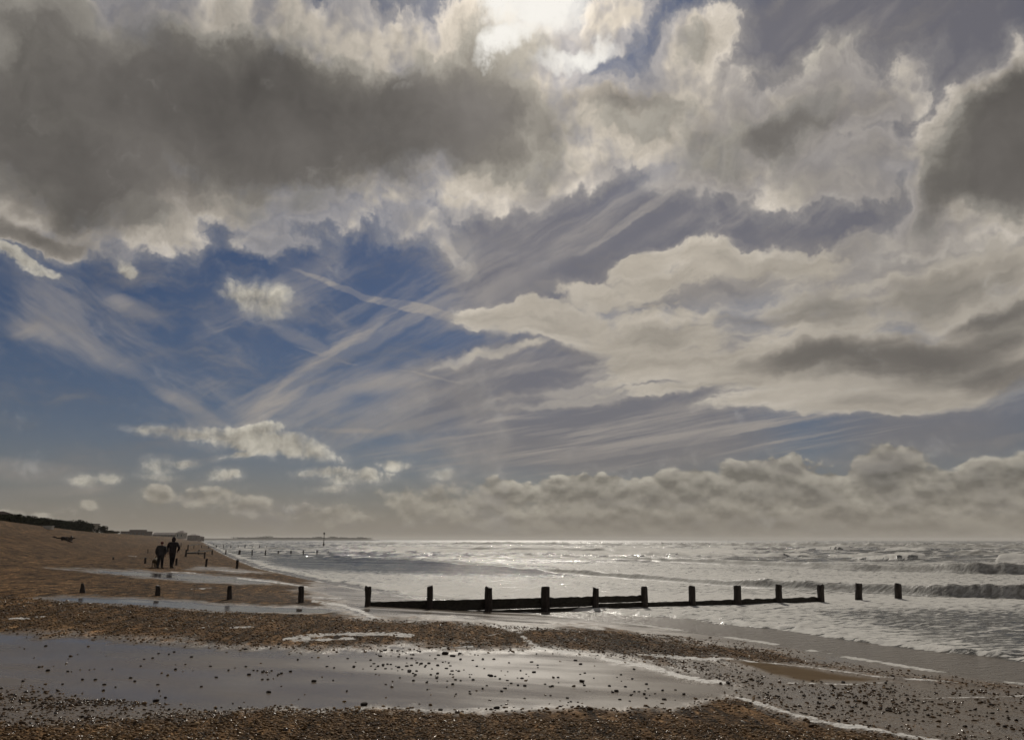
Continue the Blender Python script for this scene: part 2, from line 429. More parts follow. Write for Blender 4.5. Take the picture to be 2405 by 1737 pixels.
def inside(x, y, poly):
    r = np.zeros(x.shape, bool)
    n = len(poly)
    for i in range(n):
        (ax, ay), (bx, by) = poly[i], poly[(i + 1) % n]
        c = ((ay > y) != (by > y)) & (x < (bx - ax) * (y - ay) / ((by - ay) if by != ay else 1e-9) + ax)
        r ^= c
    return r

def poly_sd(px, py, poly, ay=3.5):
    """signed distance (inside positive) to a region outlined in the photograph; heights count ay-fold because the ground is foreshortened"""
    q = [(a, b * ay) for a, b in poly]
    d, _, _ = polyline_dist(px, py * ay, q + q[:1])
    return np.where(inside(px, py * ay, q), d, -d)

def flat_unproject(px, py, z=0.0):
    d = pix_dir(px, py)
    t = (z - EYE) / d[..., 2]
    return d[..., 0] * t, d[..., 1] * t

# ------------------------------------------------------------------ the lie of the beach
EDGE_PX = [(3300, 1790), (2700, 1660), (2405, 1606), (2200, 1577), (2000, 1545), (1800, 1510), (1500, 1467), (1250, 1442), (1130, 1420), (917, 1400), (760, 1369), (680, 1352), (600, 1334),
           (545, 1312), (515, 1298), (497, 1287), (484, 1279), (477, 1274), (471, 1271.2)]
EDGE = [tuple(map(float, flat_unproject(a, b))) for a, b in EDGE_PX]
EDGE = [(EDGE[0][0] + 30, EDGE[0][1] - 25)] + EDGE + [(EDGE[-1][0] - 900, EDGE[-1][1] + 2200)]
SEA_POLY = EDGE + [(9000, 9000), (9000, -60)]

def shore_dist(x, y):
    d, par, _ = polyline_dist(x, y, EDGE)
    return np.where(inside(x, y, SEA_POLY), -d, d), par

def ground_h(x, y):
    d, par = shore_dist(x, y)
    slope = 0.040 + 0.030 * sstep(y, 9, 22)
    land = slope * np.maximum(d, 0) + 0.011 * np.maximum(d - 8.5, 0) ** 2 * sstep(y, 14, 40)
    land = land + 0.05 * (fbm(x * 0.35, y * 0.35, 3) - 0.5) * sstep(d, 0.5, 5)
    # storm ridges along the upper bank
    land = land + 0.10 * sstep(d, 7, 14) * np.sin(d * 0.75 + 3.0 * fbm(x * 0.05, y * 0.05, 2)) * sstep(y, 20, 45)
    top = np.interp(y, [0, 90, 115, 132, 175, 240, 460, 800], [4.2, 4.15, 3.85, 3.68, 3.5, 3.7, 3.9, 4.3]) + 0.25 * (fbm(x * 0.03, y * 0.03, 2) - 0.5)
    k = 0.5
    hh = np.clip(0.5 + 0.5 * (top - land) / k, 0, 1)
    land = top * (1 - hh) + land * hh - k * hh * (1 - hh)
    sea = np.maximum(-0.035 * np.maximum(-d, 0), -2.0)
    return np.where(d > 0, land, sea)

def drop(px, py, z_add=0.0, sea=True):
    """where the sight line through a photograph pixel meets the beach (or the sea)"""
    px, py = np.atleast_1d(np.asarray(px, float)), np.atleast_1d(np.asarray(py, float))
    d = pix_dir(px, py)
    d = d / d[:, 1:2]
    ys = 2.5 * 1.01 ** np.arange(640)
    out = np.zeros((len(px), 3))
    for i in range(len(px)):
        X, Z = d[i, 0] * ys, EYE + d[i, 2] * ys
        G = ground_h(X, ys)
        if sea: G = np.maximum(G, 0.0)
        below = np.nonzero(Z < G + z_add)[0]
        j = below[0] if len(below) else len(ys) - 1
        if j > 0:
            f0, f1 = (Z - G - z_add)[j - 1], (Z - G - z_add)[j]
            t = f0 / (f0 - f1) if f0 != f1 else 1.0
            yy = ys[j - 1] + t * (ys[j] - ys[j - 1])
        else:
            yy = ys[0]
        out[i] = d[i, 0] * yy, yy, EYE + d[i, 2] * yy
    return out

# regions of the beach, outlined on the photograph
WET_POLYS = [
    [(-300, 1485), (0, 1488), (250, 1493), (420, 1502), (600, 1516), (760, 1523), (900, 1517), (1100, 1523), (1280, 1521), (1420, 1528), (1560, 1552), (1690, 1575), (1760, 1602), (1730, 1640), (1600, 1660), (1300, 1664), (1100, 1668), (860, 1666), (600, 1672), (430, 1684), (250, 1700), (100, 1705), (-300, 1690)],
    [(60, 1404), (200, 1398), (400, 1408), (600, 1419), (760, 1424), (860, 1433), (760, 1440), (600, 1440), (480, 1436), (330, 1424), (180, 1416)],
    [(110, 1334), (250, 1337), (350, 1340), (500, 1349), (640, 1362), (700, 1372), (560, 1373), (450, 1367), (370, 1361), (250, 1349)],
    [(470, 1328), (560, 1336), (640, 1346), (560, 1346), (440, 1338)],
    [(800, 1437), (870, 1448), (1000, 1452), (1200, 1468), (1400, 1472), (1560, 1490), (1720, 1515), (1900, 1545), (2100, 1580), (2405, 1615), (2700, 1660), (2405, 1590), (1800, 1490), (1400, 1430), (1000, 1395), (760, 1365), (720, 1385), (760, 1405)],
    [(1560, 1552), (1700, 1545), (1950, 1568), (2100, 1592), (2405, 1612), (2900, 1700), (2900, 1900), (2300, 1760), (2050, 1712), (1870, 1678), (1740, 1640), (1700, 1600)],
]
POOL_POLYS = [     # standing water on the wet sand
    WET_POLYS[1], WET_POLYS[2],
    [(-300, 1486), (0, 1489), (300, 1496), (650, 1521), (950, 1526), (700, 1545), (350, 1537), (0, 1532), (-300, 1530)],
    [(120, 1622), (400, 1638), (900, 1652), (1250, 1658), (900, 1668), (500, 1674), (250, 1656)]]
GRAVEL_POLYS = [   # grey pebbles awash in a film of water
    [(1500, 1535), (1700, 1542), (1800, 1582), (2000, 1603), (2405, 1622), (2900, 1720), (2900, 1900), (2300, 1760), (2050, 1712), (1870, 1678), (1760, 1640), (1700, 1600), (1560, 1570)],
    [(420, 1392), (700, 1396), (860, 1410), (830, 1424), (600, 1414), (440, 1405)],
    [(-300, 1600), (0, 1612), (250, 1640), (480, 1668), (640, 1672), (400, 1700), (-300, 1720)],
    [(1280, 1500), (1500, 1500), (1650, 1535), (1500, 1545), (1330, 1525)],
    [(900, 1445), (1200, 1470), (1420, 1475), (1560, 1492), (1400, 1484), (1100, 1462)],
]
SAND_POLYS = [[(1690, 1546), (1800, 1549), (1950, 1571), (2075, 1591), (2010, 1600), (1900, 1598), (1800, 1581)],
              [(700, 1338), (800, 1352), (640, 1345), (560, 1330)]]
FOAM_GLINT_LINES = [  # photograph polyline, half-width in pixels
    ([(670, 1503), (740, 1494), (840, 1490), (965, 1492)], 5), ([(690, 1506), (760, 1502), (830, 1500)], 4), ([(1228, 1495), (1240, 1506), (1265, 1517)], 4), ([(1150, 1492), (1180, 1485)], 2.5),
    ([(1735, 1638), (1800, 1655), (1870, 1676), (1950, 1698), (2050, 1710), (2200, 1735), (2330, 1752)], 5), ([(1040, 1522), (1110, 1518)], 3), ([(1250, 1520), (1320, 1528), (1420, 1536)], 4),
    ([(1420, 1545), (1540, 1566), (1620, 1590), (1700, 1600)], 6), ([(1500, 1535), (1620, 1545), (1720, 1546)], 4), ([(25, 1454), (70, 1453)], 3.5), ([(85, 1450), (105, 1448)], 3), ([(130, 1444), (140, 1443)], 2), ([(540, 1475), (600, 1473)], 2.5),  # first stretch paints an area of whitish glints as foam
    ([(465, 1476), (480, 1475)], 2), ([(450, 1385), (500, 1381)], 2), ([(400, 1343), (460, 1346)], 2), ([(500, 1338), (590, 1344)], 2), ([(735, 1403), (800, 1404)], 2.5), ([(735, 1412), (800, 1420), (845, 1434), (875, 1450)], 4),
    ([(560, 1358), (640, 1366), (720, 1378)], 3), ([(2100, 1637), (2405, 1630)], 2), ([(1720, 1548), (1900, 1563), (2080, 1588), (2250, 1600)], 2.5), ([(1850, 1600), (1990, 1603), (2100, 1598)], 2), ([(300, 1306), (325, 1308)], 1.5)]

def region_masks(x, y, z):
    px, py = project(x, y, z)
    jig = (fbm(x * 1.6, y * 0.9, 4) - 0.5) * 60 + (fbm(x * 7, y * 4, 3) - 0.5) * 26
    wet = np.full(x.shape, -1e9); grv = wet.copy(); snd = wet.copy()
    pool = np.full(x.shape, -1e9)
    for i, p in enumerate(WET_POLYS):     # the near flat fades widely into the shingle, the far pools are narrow
        wet = np.maximum(wet, poly_sd(px, py, p) * (1.0 if i in (0, 4, 5) else 3.2) + (0.0 if i in (0, 4, 5) else -20.0))
    near = np.full(x.shape, -1e9)
    for p in POOL_POLYS[:2]: pool = np.maximum(pool, poly_sd(px, py, p))
    for p in POOL_POLYS[2:]: near = np.maximum(near, poly_sd(px, py, p))
    for p in GRAVEL_POLYS: grv = np.maximum(grv, poly_sd(px, py, p))
    for p in SAND_POLYS: snd = np.maximum(snd, poly_sd(px, py, p))
    wet = sstep(wet + jig * 1.7, -55, 55)
    pool = np.maximum(sstep(pool + jig * 0.7, -26, 26), 0.5 * sstep(near + jig * 1.6, -70, 70)) * wet
    grv = sstep(grv + jig * 1.5, -40, 40)
    snd = sstep(snd + jig * 0.6, -14, 22)
    foam = np.zeros(x.shape)
    lump = fbm(x * 9, y * 9, 3)
    for ln, wd in FOAM_GLINT_LINES:
        d, par, _ = polyline_dist(px, py * 2.2, [(a, b * 2.2) for a, b in ln])
        foam = np.maximum(foam, sstep(wd * 2.2 * (0.35 + 1.3 * lump) - d - np.abs(jig) * 0.10, -3, 4))
    return wet, grv, snd, foam, pool

def sheet(name, xs, ys, zs, attrs, mat):
    """one mesh sheet from a grid of points"""
    r, c = xs.shape
    me = bpy.data.meshes.new(name)
    me.vertices.add(r * c)
    me.vertices.foreach_set('co', np.stack([xs, ys, zs], -1).astype(np.float32).ravel())
    idx = np.arange(r * c).reshape(r, c)
    q = np.stack([idx[:-1, :-1], idx[:-1, 1:], idx[1:, 1:], idx[1:, :-1]], -1).reshape(-1, 4)
    me.loops.add(q.size)
    me.loops.foreach_set('vertex_index', q.ravel().astype(np.int32))
    me.polygons.add(len(q))
    me.polygons.foreach_set('loop_start', (np.arange(len(q)) * 4).astype(np.int32))
    me.polygons.foreach_set('loop_total', np.full(len(q), 4, np.int32))
    me.polygons.foreach_set('use_smooth', np.ones(len(q), bool))
    for k, v in attrs.items():
        at = me.attributes.new(k, 'FLOAT', 'POINT')
        at.data.foreach_set('value', v.astype(np.float32).ravel())
    me.update()
    me.validate()
    me.materials.append(mat)
    o = bpy.data.objects.new(name, me)
    C.objects.link(o)
    o['kind'] = 'structure'
    return o

def grid_uv(y0, steps, ucols):
    """rows spaced by a fraction of the distance: steps = [(until y, fraction)]"""
    ys = [y0]
    for lim, fr in steps:
        while ys[-1] < lim: ys.append(ys[-1] * (1 + fr))
    ys = np.array(ys)
    return np.outer(ys, ucols), np.outer(ys, np.ones(len(ucols)))

# ------------------------------------------------------------------ materials of the ground
def new_mat(name):
    m = bpy.data.materials.new(name)
    m.use_nodes = True
    m.node_tree.nodes.clear()
    n = NT(m.node_tree)
    out = n.node('ShaderNodeOutputMaterial')
    b = n.node('ShaderNodeBsdfPrincipled')
    n.l.new(b.outputs[0], out.inputs['Surface'])
    return m, n, b

def attr(n, name):
    a = n.node('ShaderNodeAttribute', attribute_name=name)
    return a.outputs['Fac']

def bump(n, h, strength, dist, normal=None):
    b = n.node('ShaderNodeBump')
    n.put(b.inputs['Strength'], strength)
    b.inputs['Distance'].default_value = dist
    n.put(b.inputs['Height'], h)
    if normal is not None: n.l.new(normal, b.inputs['Normal'])
    return b.outputs[0]

def voro(n, vec, scale, out='Color', feature='F1'):
    v = n.node('ShaderNodeTexVoronoi', feature=feature)
    v.inputs['Scale'].default_value = scale
    n.put(v.inputs['Vector'], vec)
    return v.outputs

def beach_material():
    m, n, b = new_mat('beach_shingle_and_wet_sand')
    geo = n.node('ShaderNodeNewGeometry')
    pos = geo.outputs['Position']
    wet, grv, snd, foam, pool = (attr(n, k) for k in ('wet', 'gravel', 'sand', 'foam', 'pool'))
    # shingle: two sizes of stones
    v1 = voro(n, pos, 34.0)
    v2 = voro(n, pos, 13.0)
    sel = n.sep(v1['Color'])[0]
    sel2 = n.sep(v2['Color'])[1]
    stones = n.ramp(n.math('MULTIPLY_ADD', sel2, 0.35, n.math('MULTIPLY', sel, 0.65)), [(0.0, (0.014, 0.007, 0.003)), (0.35, (0.060, 0.033, 0.014)), (0.6, (0.096, 0.055, 0.025)), (0.85, (0.145, 0.089, 0.044)), (1.0, (0.24, 0.16, 0.085))])
    big = n.noise(pos, 0.5, detail=5, rough=0.6, dims='3D')
    stones = n.mix(n.ss(big, 0.35, 0.7), stones, n.mix(0.5, stones, (0.055, 0.028, 0.010)))
    mot = n.noise(n.mapping(pos, scale=(1.0, 1.0, 1.0)), 2.6, detail=8, rough=0.78, dims='3D')
    drift = n.noise(n.mapping(pos, rot=(0, 0, math.radians(22)), scale=(1 / 0.42, 1 / 0.055, 1), kind='TEXTURE'), 1.0, detail=6, rough=0.75, dims='2D')
    speck = n.noise(n.mapping(pos, rot=(0, 0, math.radians(4)), scale=(1 / 5.5, 1 / 0.45, 1), kind='TEXTURE'), 1.0, detail=3, rough=0.8, dims='2D')
    drift2 = n.noise(n.mapping(pos, rot=(0, 0, math.radians(22)), scale=(1 / 3.2, 1 / 0.35, 1), kind='TEXTURE'), 1.0, detail=3, rough=0.7, dims='2D')
    stones = n.vmath('SCALE', stones, scale=n.math('MULTIPLY', n.ss(drift, 0.36, 0.64, 0.82, 1.15, False), n.math('MULTIPLY', n.ss(drift2, 0.34, 0.66, 0.78, 1.2, False), n.ss(speck, 0.36, 0.64, 0.30, 1.75, False))))
    stones = n.vmath('SCALE', stones, scale=n.math('MULTIPLY', n.ss(mot, 0.36, 0.66, 0.30, 1.85, False), attr(n, 'band')))
    # sand
    ns = n.noise(n.mapping(pos, scale=(1.2, 5.0, 1.0)), 3.0, detail=6, rough=0.65, dims='3D')
    sandc = n.mix(ns, (0.092, 0.072, 0.052), (0.150, 0.119, 0.088))
    tongue = n.mix(ns, (0.100, 0.072, 0.045), (0.150, 0.112, 0.075))
    ng = n.noise(pos, 26.0, detail=3, rough=0.7, dims='3D')
    gmask = n.math('MULTIPLY', grv, n.ss(ng, 0.52, 0.62))
    wetflat = n.math('MULTIPLY', wet, n.math('SUBTRACT', 1.0, gmask))
    col = n.mix(wetflat, n.mix(n.math('MULTIPLY', grv, 0.6), stones, n.mix(0.5, stones, (0.06, 0.055, 0.05))), sandc)
    col = n.mix(n.math('MULTIPLY', pool, n.math('SUBTRACT', 1.0, gmask)), col, (0.075, 0.066, 0.057))
    col = n.mix(snd, col, tongue)
    fn = n.noise(n.mapping(pos, scale=(1.0, 1.6, 1.0)), 15.0, detail=5, rough=0.75, dims='3D')
    fn2 = n.noise(pos, 4.0, detail=4, rough=0.6, dims='3D')
    fmask = n.ss(n.math('MULTIPLY_ADD', foam, 0.50, n.math('MULTIPLY_ADD', fn2, 0.5, n.math('MULTIPLY', fn, 0.75))), 0.98, 1.16)
    col = n.mix(fmask, col, (0.60, 0.585, 0.555))
    n.l.new(col, b.inputs['Base Color'])
    nr = n.noise(n.mapping(pos, scale=(0.22, 0.8, 1.0)), 1.0, detail=5, rough=0.55, dims='3D')
    r_wet = n.math('MULTIPLY', n.ss(nr, 0.32, 0.66, 0.15, 0.36), n.math('MULTIPLY_ADD', pool, -0.48, 1.0))
    rough = n.math('ADD', n.math('MULTIPLY', wetflat, r_wet), n.math('MULTIPLY', n.math('SUBTRACT', 1.0, wetflat), 0.82))
    rough = n.math('MAXIMUM', rough, n.math('MULTIPLY', snd, 0.8))
    rough = n.math('MAXIMUM', rough, n.math('MULTIPLY', fmask, 0.8))
    n.l.new(rough, b.inputs['Roughness'])
    b.inputs['IOR'].default_value = 1.42
    n.l.new(n.math('MULTIPLY', n.math('SUBTRACT', 1.0, snd), n.math('MULTIPLY_ADD', pool, 0.17, n.math('MULTIPLY_ADD', wetflat, 0.22, 0.05))), b.inputs['Specular IOR Level'])
    dry = n.math('SUBTRACT', 1.0, n.math('MAXIMUM', wetflat, snd))
    hs = n.math('MULTIPLY_ADD', v2['Distance'], -0.6, n.math('MULTIPLY', v1['Distance'], -0.4))
    nb = bump(n, hs, n.math('MULTIPLY', dry, 0.85), 0.05)
    rip = n.noise(n.mapping(pos, scale=(1.0, 3.0, 1.0)), 5.0, detail=5, rough=0.65, dims='3D')
    nb = bump(n, rip, n.math('MULTIPLY', wetflat, 0.045), 0.02, nb)
    nb = bump(n, fn, n.math('MULTIPLY', fmask, 0.6), 0.02, nb)
    n.l.new(nb, b.inputs['Normal'])
    return m

def sea_material():
    m, n, b = new_mat('surf_water')
    geo = n.node('ShaderNodeNewGeometry')
    pos = geo.outputs['Position']
    foam = attr(n, 'foam')
    far = attr(n, 'far')
    rp = n.mapping(pos, rot=(0, 0, math.radians(-18)))
    near_st = n.mapping(rp, scale=(0.55, 1.9, 1.0))
    f1 = n.noise(near_st, 3.4, detail=6, rough=0.70, dist=0.5, dims='3D')
    f2 = n.noise(n.mapping(rp, scale=(0.16, 0.7, 1.0)), 1.0, detail=7, rough=0.70, dims='3D')
    ff = n.math('MULTIPLY_ADD', far, n.math('SUBTRACT', f2, f1), f1)
    cov = n.math('MULTIPLY_ADD', foam, 0.62, n.math('MULTIPLY', n.math('SUBTRACT', ff, 0.5), n.ss(foam, 0.0, 0.35, 0.15, 1.15)))
    fm = n.ss(cov, 0.25, 0.39)
    col = n.mix(fm, (0.032, 0.034, 0.030), (0.53, 0.515, 0.48))
    fl = attr(n, 'film')
    col = n.mix(n.math('MULTIPLY', fl, n.math('SUBTRACT', 1.0, fm)), col, (0.135, 0.115, 0.092))
    fr = attr(n, 'front')
    churn = n.mix(n.ss(ff, 0.35, 0.65), (0.18, 0.170, 0.152), (0.44, 0.43, 0.40))
    col = n.mix(n.math('MULTIPLY', fr, 0.9), col, churn)
    fm = n.math('MAXIMUM', fm, fr)
    n.l.new(n.math('MULTIPLY_ADD', fm, -0.26, n.math('MULTIPLY_ADD', attr(n, 'vfar'), 0.5, 0.32)), b.inputs['Specular IOR Level'])
    n.l.new(col, b.inputs['Base Color'])
    rough = n.math('ADD', n.math('MULTIPLY', fm, 0.55), n.math('MULTIPLY_ADD', attr(n, 'vfar'), 0.24, n.math('MULTIPLY_ADD', fl, 0.14, 0.08)))
    n.l.new(rough, b.inputs['Roughness'])
    b.inputs['IOR'].default_value = 1.33
    w_near = n.noise(n.mapping(rp, scale=(0.7, 1.6, 1.0)), 3.2, detail=5, rough=0.62, dims='3D')
    w_far = n.noise(n.mapping(rp, scale=(0.12, 0.30, 1.0)), 1.6, detail=6, rough=0.68, dims='3D')
    nb = bump(n, w_near, n.math('MULTIPLY', n.math('SUBTRACT', 1.0, far), 0.6), 0.10)
    nb = bump(n, w_far, n.math('MULTIPLY', far, 0.6), 1.0, nb)
    nb = bump(n, ff, n.math('MULTIPLY', fm, 0.5), 0.06, nb)
    n.l.new(nb, b.inputs['Normal'])
    return m

# ------------------------------------------------------------------ beach sheet
ucol = np.concatenate([np.linspace(-2.2, -0.76, 40, endpoint=False), np.linspace(-0.76, 0.74, 470), np.linspace(0.76, 2.2, 30)])
gx, gy = grid_uv(2.2, [(22, 0.0062), (60, 0.009), (300, 0.02), (3500, 0.06)], ucol)
gz = ground_h(gx, gy)
m_wet, m_grv, m_snd, m_foam, m_pool = region_masks(gx, gy, gz)
shd, _ = shore_dist(gx, gy)
m_wet = np.maximum(m_wet, sstep(-shd, -0.15, 0.25))
lumps = (fbm(gx * 5, gy * 5, 4) - 0.5) * 0.045 + (fbm(gx * 1.3, gy * 1.3, 3) - 0.5) * 0.05
gz = gz + lumps * (1 - m_wet) * sstep(shd, 0.0, 2.0) - 0.02 * m_wet * sstep(shd, 0.0, 1.5) + 0.012 * m_foam
bandv = 0.72 + 0.55 * fbm(shd * 0.55, gy * 0.02 + gx * 0.02, 4, 0.6) + 0.9 * (fbm(gx * 1.1, gy * 0.8, 4, 0.65) - 0.5)
beach = sheet('beach', gx, gy, gz, {'band': np.clip(bandv, 0.3, 1.9), 'wet': m_wet, 'gravel': m_grv, 'sand': m_snd, 'foam': m_foam, 'pool': m_pool}, beach_material())

# ------------------------------------------------------------------ sea sheet with breaking waves
WAVES = [  # crest drawn on the photograph, heights at its ends, front and back widths, foam thrown behind
    ([(1080, 1299), (1250, 1304), (1400, 1311), (1700, 1324), (2000, 1337), (2250, 1343), (2500, 1347), (2900, 1352)], (0.18, 0.66), 0.55, 4.0, 0.45),
    ([(860, 1311), (1000, 1317), (1200, 1331), (1400, 1351), (1550, 1362), (1700, 1374), (2000, 1388), (2200, 1396), (2500, 1405), (2900, 1412)], (0.14, 0.42), 0.34, 2.2, 0.35),
    ([(800, 1278), (1200, 1279), (1700, 1281), (2100, 1284), (2600, 1288)], (0.9, 1.0), 3.0, 14.0, 0.2),
    ([(1500, 1303), (1600, 1305), (1745, 1307)], (0.35, 0.6), 1.2, 5.0, 1.0), ([(1780, 1307), (1850, 1306), (1915, 1305)], (0.5, 0.95), 1.2, 5.0, 1.1), ([(1940, 1291), (2020, 1290)], (0.8, 0.8), 2.0, 8.0, 1.0),
    ([(2070, 1291), (2185, 1292)], (0.8, 0.8), 2.0, 8.0, 1.0), ([(2000, 1310), (2055, 1309)], (0.5, 0.5), 1.2, 5.0, .9), ([(2085, 1314), (2160, 1313)], (0.55, 0.6), 1.2, 5.0, 1.0), ([(2340, 1320), (2460, 1322)], (0.7, 0.7), 1.2, 5.0, 1.0),
    ([(1000, 1289), (1200, 1291), (1480, 1295)], (0.3, 0.45), 2.0, 8.0, 0.8), ([(600, 1289), (760, 1290), (900, 1290)], (0.35, 0.35), 2.0, 8.0, 0.6), ([(620, 1304), (800, 1303), (1000, 1305)], (0.12, 0.2), 1.2, 4.0, 0.7),
    ([(2230, 1300), (2420, 1303)], (0.6, 0.5), 2.0, 8.0, 0.7)]
ucs = np.concatenate([np.linspace(-2.0, -0.66, 30, endpoint=False), np.linspace(-0.66, 0.72, 500), np.linspace(0.73, 2.2, 40)])
wx, wy = grid_uv(5.0, [(20, 0.0085), (90, 0.0056), (170, 0.0085), (520, 0.0068), (7000, 0.05)], ucs)
dist_shore, _ = shore_dist(wx, wy)
depth = np.maximum(-dist_shore, 0)
ca, sa = math.cos(math.radians(18)), math.sin(math.radians(18))
al, ac = wx * ca - wy * sa, wx * sa + wy * ca            # along and across the crests
ridg = 1 - np.abs(2 * fbm(al * 0.05, ac * 0.20, 3) - 1) * 2.2
chop = (fbm(al * 0.35, ac * 1.1, 4) - 0.5) * 0.18 + (ridg - 0.4) * 0.42 * sstep(wy, 55, 140)
wz = 0.012 + chop * sstep(depth, 0.0, 10) * (0.5 + 0.5 * sstep(wy, 30, 70)) + (fbm(al * 2.2, ac * 4.0, 3) - 0.5) * 0.05 * sstep(depth, 0.0, 2.0)
fo = 0.63 - 0.26 * sstep(wy, 50, 110) + 0.25 * (fbm(al * 0.05, ac * 0.15, 3) - 0.5)
wpx, wpy = project(wx, wy, 0 * wx)
fo = fo - 0.42 * sstep(poly_sd(wpx, wpy, [(640, 1318), (760, 1312), (1000, 1318), (1250, 1332), (1400, 1352), (1250, 1356), (900, 1346), (700, 1336)]), -30, 40)
fo = fo - 0.18 * sstep(poly_sd(wpx, wpy, [(1900, 1430), (2500, 1420), (2500, 1540), (2200, 1500)]), -60, 60)
frontal = np.zeros(wx.shape)
fo = fo + 0.35 * sstep(poly_sd(wpx, wpy, [(820, 1284), (1300, 1283), (1760, 1286), (1760, 1306), (1400, 1303), (900, 1296)], 6), -40, 60)  # extra foam, also standing in for the white sun glitter of this band
fo = fo + 0.45 * sstep(ridg, 0.72, 0.96) * sstep(wy, 60, 110) * sstep(fbm(al * 0.11, ac * 0.11, 3), 0.42, 0.60)
reach = 0.9 + 1.6 * sstep(wx, -2, 6) * (1 - sstep(wx, 11, 16)) + 1.2 * (fbm(wx * 0.5, wy * 0.5, 3) - 0.5)
film = 1 - sstep(depth, reach - 0.25, reach + 0.1)
fo = fo * (1 - 0.85 * film)
fo = np.maximum(fo, 0.85 * np.exp(-((depth - 0.12) / 0.16) ** 2) * sstep(fbm(wx * 1.1, wy * 1.1, 3), 0.35, 0.62))
fo = np.maximum(fo, 1.0 * np.exp(-((depth - reach - 0.35) / 0.55) ** 2) * (0.45 + 0.55 * sstep(fbm(wx * 1.6, wy * 1.6, 3), 0.30, 0.6)))
bore = (fbm(wx * 3.0, wy * 3.0, 4) - 0.25) * 0.14 * sstep(depth, reach - 0.1, reach + 0.2) * np.exp(-(np.maximum(depth - reach, 0) / 1.3) ** 2)
wz = wz * (1 - 0.8 * film)
wz = wz + np.maximum(bore, 0)
for pts, (h0, h1), fw, bw, fmt in WAVES:
    wp = [tuple(map(float, flat_unproject(a, b))) for a, b in pts]
    d, par, side = polyline_dist(wx, wy, wp)
    wob = (fbm(al * 0.22, ac * 0.05, 3) - 0.5)
    s = d * side                                         # positive = seaward of the crest
    n1 = len(wp) - 1
    hh = h0 + (h1 - h0) * par / n1
    hh = hh * (1 + 1.3 * wob) * (0.75 + 0.5 * fbm(al * 1.1, ac * 0.6, 3))
    ex, ey = wx - np.interp(par, range(n1 + 1), [p[0] for p in wp]), wy - np.interp(par, range(n1 + 1), [p[1] for p in wp])
    endf = 1.0
    s = s + wob * 4.0 * min(1.0, bw / 5)
    prof = np.where(s < 0, np.exp(-(s / fw) ** 2), np.exp(-(s / bw) ** 2))
    tap = 1 - sstep(np.abs(par / n1 - 0.5), 0.40, 0.5) if n1 <= 2 else 1 - sstep(0.06 - par / n1, 0.0, 0.06)
    wz = wz + hh * prof * tap * sstep(depth, 0.5, 4)
    fo = np.maximum(fo, fmt * tap * np.where(s < 0.5 * fw, 0.0, np.exp(-(s / (bw * 1.3)) ** 2)))
    front = tap * sstep(s, -2.6 * fw, -1.2 * fw) * (1 - sstep(s, -0.2 * fw, 0.5 * fw)) * sstep(hh, 0.05, 0.2)
    fo = np.maximum(fo, 0.85 * tap * np.exp(-((s - 0.6 * fw) / (0.45 * fw)) ** 2))
    if fmt >= 0.9:
        fo = np.maximum(fo, 1.35 * tap * np.exp(-(s / (fw * 1.4)) ** 2) * sstep(fbm(al * 0.9, ac * 0.9, 3), 0.28, 0.5))
        front = front * 0.0
    frontal = np.maximum(frontal, front)
    fo = fo * (1 - front * (0.70 + 0.30 * sstep(fbm(al * 0.8, ac * 0.8, 2), 0.35, 0.6)))
far_a = sstep(wy, 45, 120)
wz = np.where(dist_shore > 0.6, -0.25, wz)
sea = sheet('sea', wx, wy, wz, {'foam': np.clip(fo, 0, 1.3), 'far': far_a, 'front': frontal, 'film': film * (dist_shore < 0.3), 'vfar': sstep(wy, 250, 900)}, sea_material())

# ------------------------------------------------------------------ helpers for things
def plain(name, col, rough=0.7, var=0.35, scale=6.0, spec=0.3, bumps=0.0, stretch=(1, 1, 1)):
    m, n, b = new_mat(name)
    tcn = n.node('ShaderNodeTexCoord')
    v = n.mapping(tcn.outputs['Object'], scale=stretch)
    ns = n.noise(v, scale, detail=5, rough=0.65, dims='3D')
    lo = tuple(c * (1 - var) for c in col); hi = tuple(min(1, c * (1 + var)) for c in col)
    n.l.new(n.mix(n.ss(ns, 0.3, 0.7), lo, hi), b.inputs['Base Color'])
    b.inputs['Roughness'].default_value = rough
    b.inputs['Specular IOR Level'].default_value = spec
    if bumps: n.l.new(bump(n, ns, bumps, 0.02), b.inputs['Normal'])
    return m

def link(name, me, mat=None, parent=None, loc=(0, 0, 0), rz=0.0):
    o = bpy.data.objects.new(name, me)
    C.objects.link(o)
    o.location = loc
    o.rotation_euler = (0, 0, rz)
    if parent is not None: o.parent = parent
    if mat is not None and me is not None and not me.materials: me.materials.append(mat)
    return o

def thing(name, label, cat, loc, rz=0.0, group=None):
    o = link(name, None, loc=loc, rz=rz)
    return tag(o, label, cat, group)

def tag(o, label, cat, group=None):
    o['label'] = label
    o['category'] = cat
    if group: o['group'] = group
    return o

def bm_mesh(name, bm, smooth=False):
    me = bpy.data.meshes.new(name)
    bmesh.ops.recalc_face_normals(bm, faces=bm.faces)
    bm.to_mesh(me)
    bm.free()
    if smooth:
        me.polygons.foreach_set('use_smooth', np.ones(len(me.polygons), bool))
    return me

def bm_box(bm, x0, x1, y0, y1, z0, z1):
    vs = [bm.verts.new(p) for p in ((x0, y0, z0), (x1, y0, z0), (x1, y1, z0), (x0, y1, z0), (x0, y0, z1), (x1, y0, z1), (x1, y1, z1), (x0, y1, z1))]
    for f in ((3, 2, 1, 0), (4, 5, 6, 7), (0, 1, 5, 4), (1, 2, 6, 5), (2, 3, 7, 6), (3, 0, 4, 7)):
        bm.faces.new([vs[i] for i in f])
    return vs

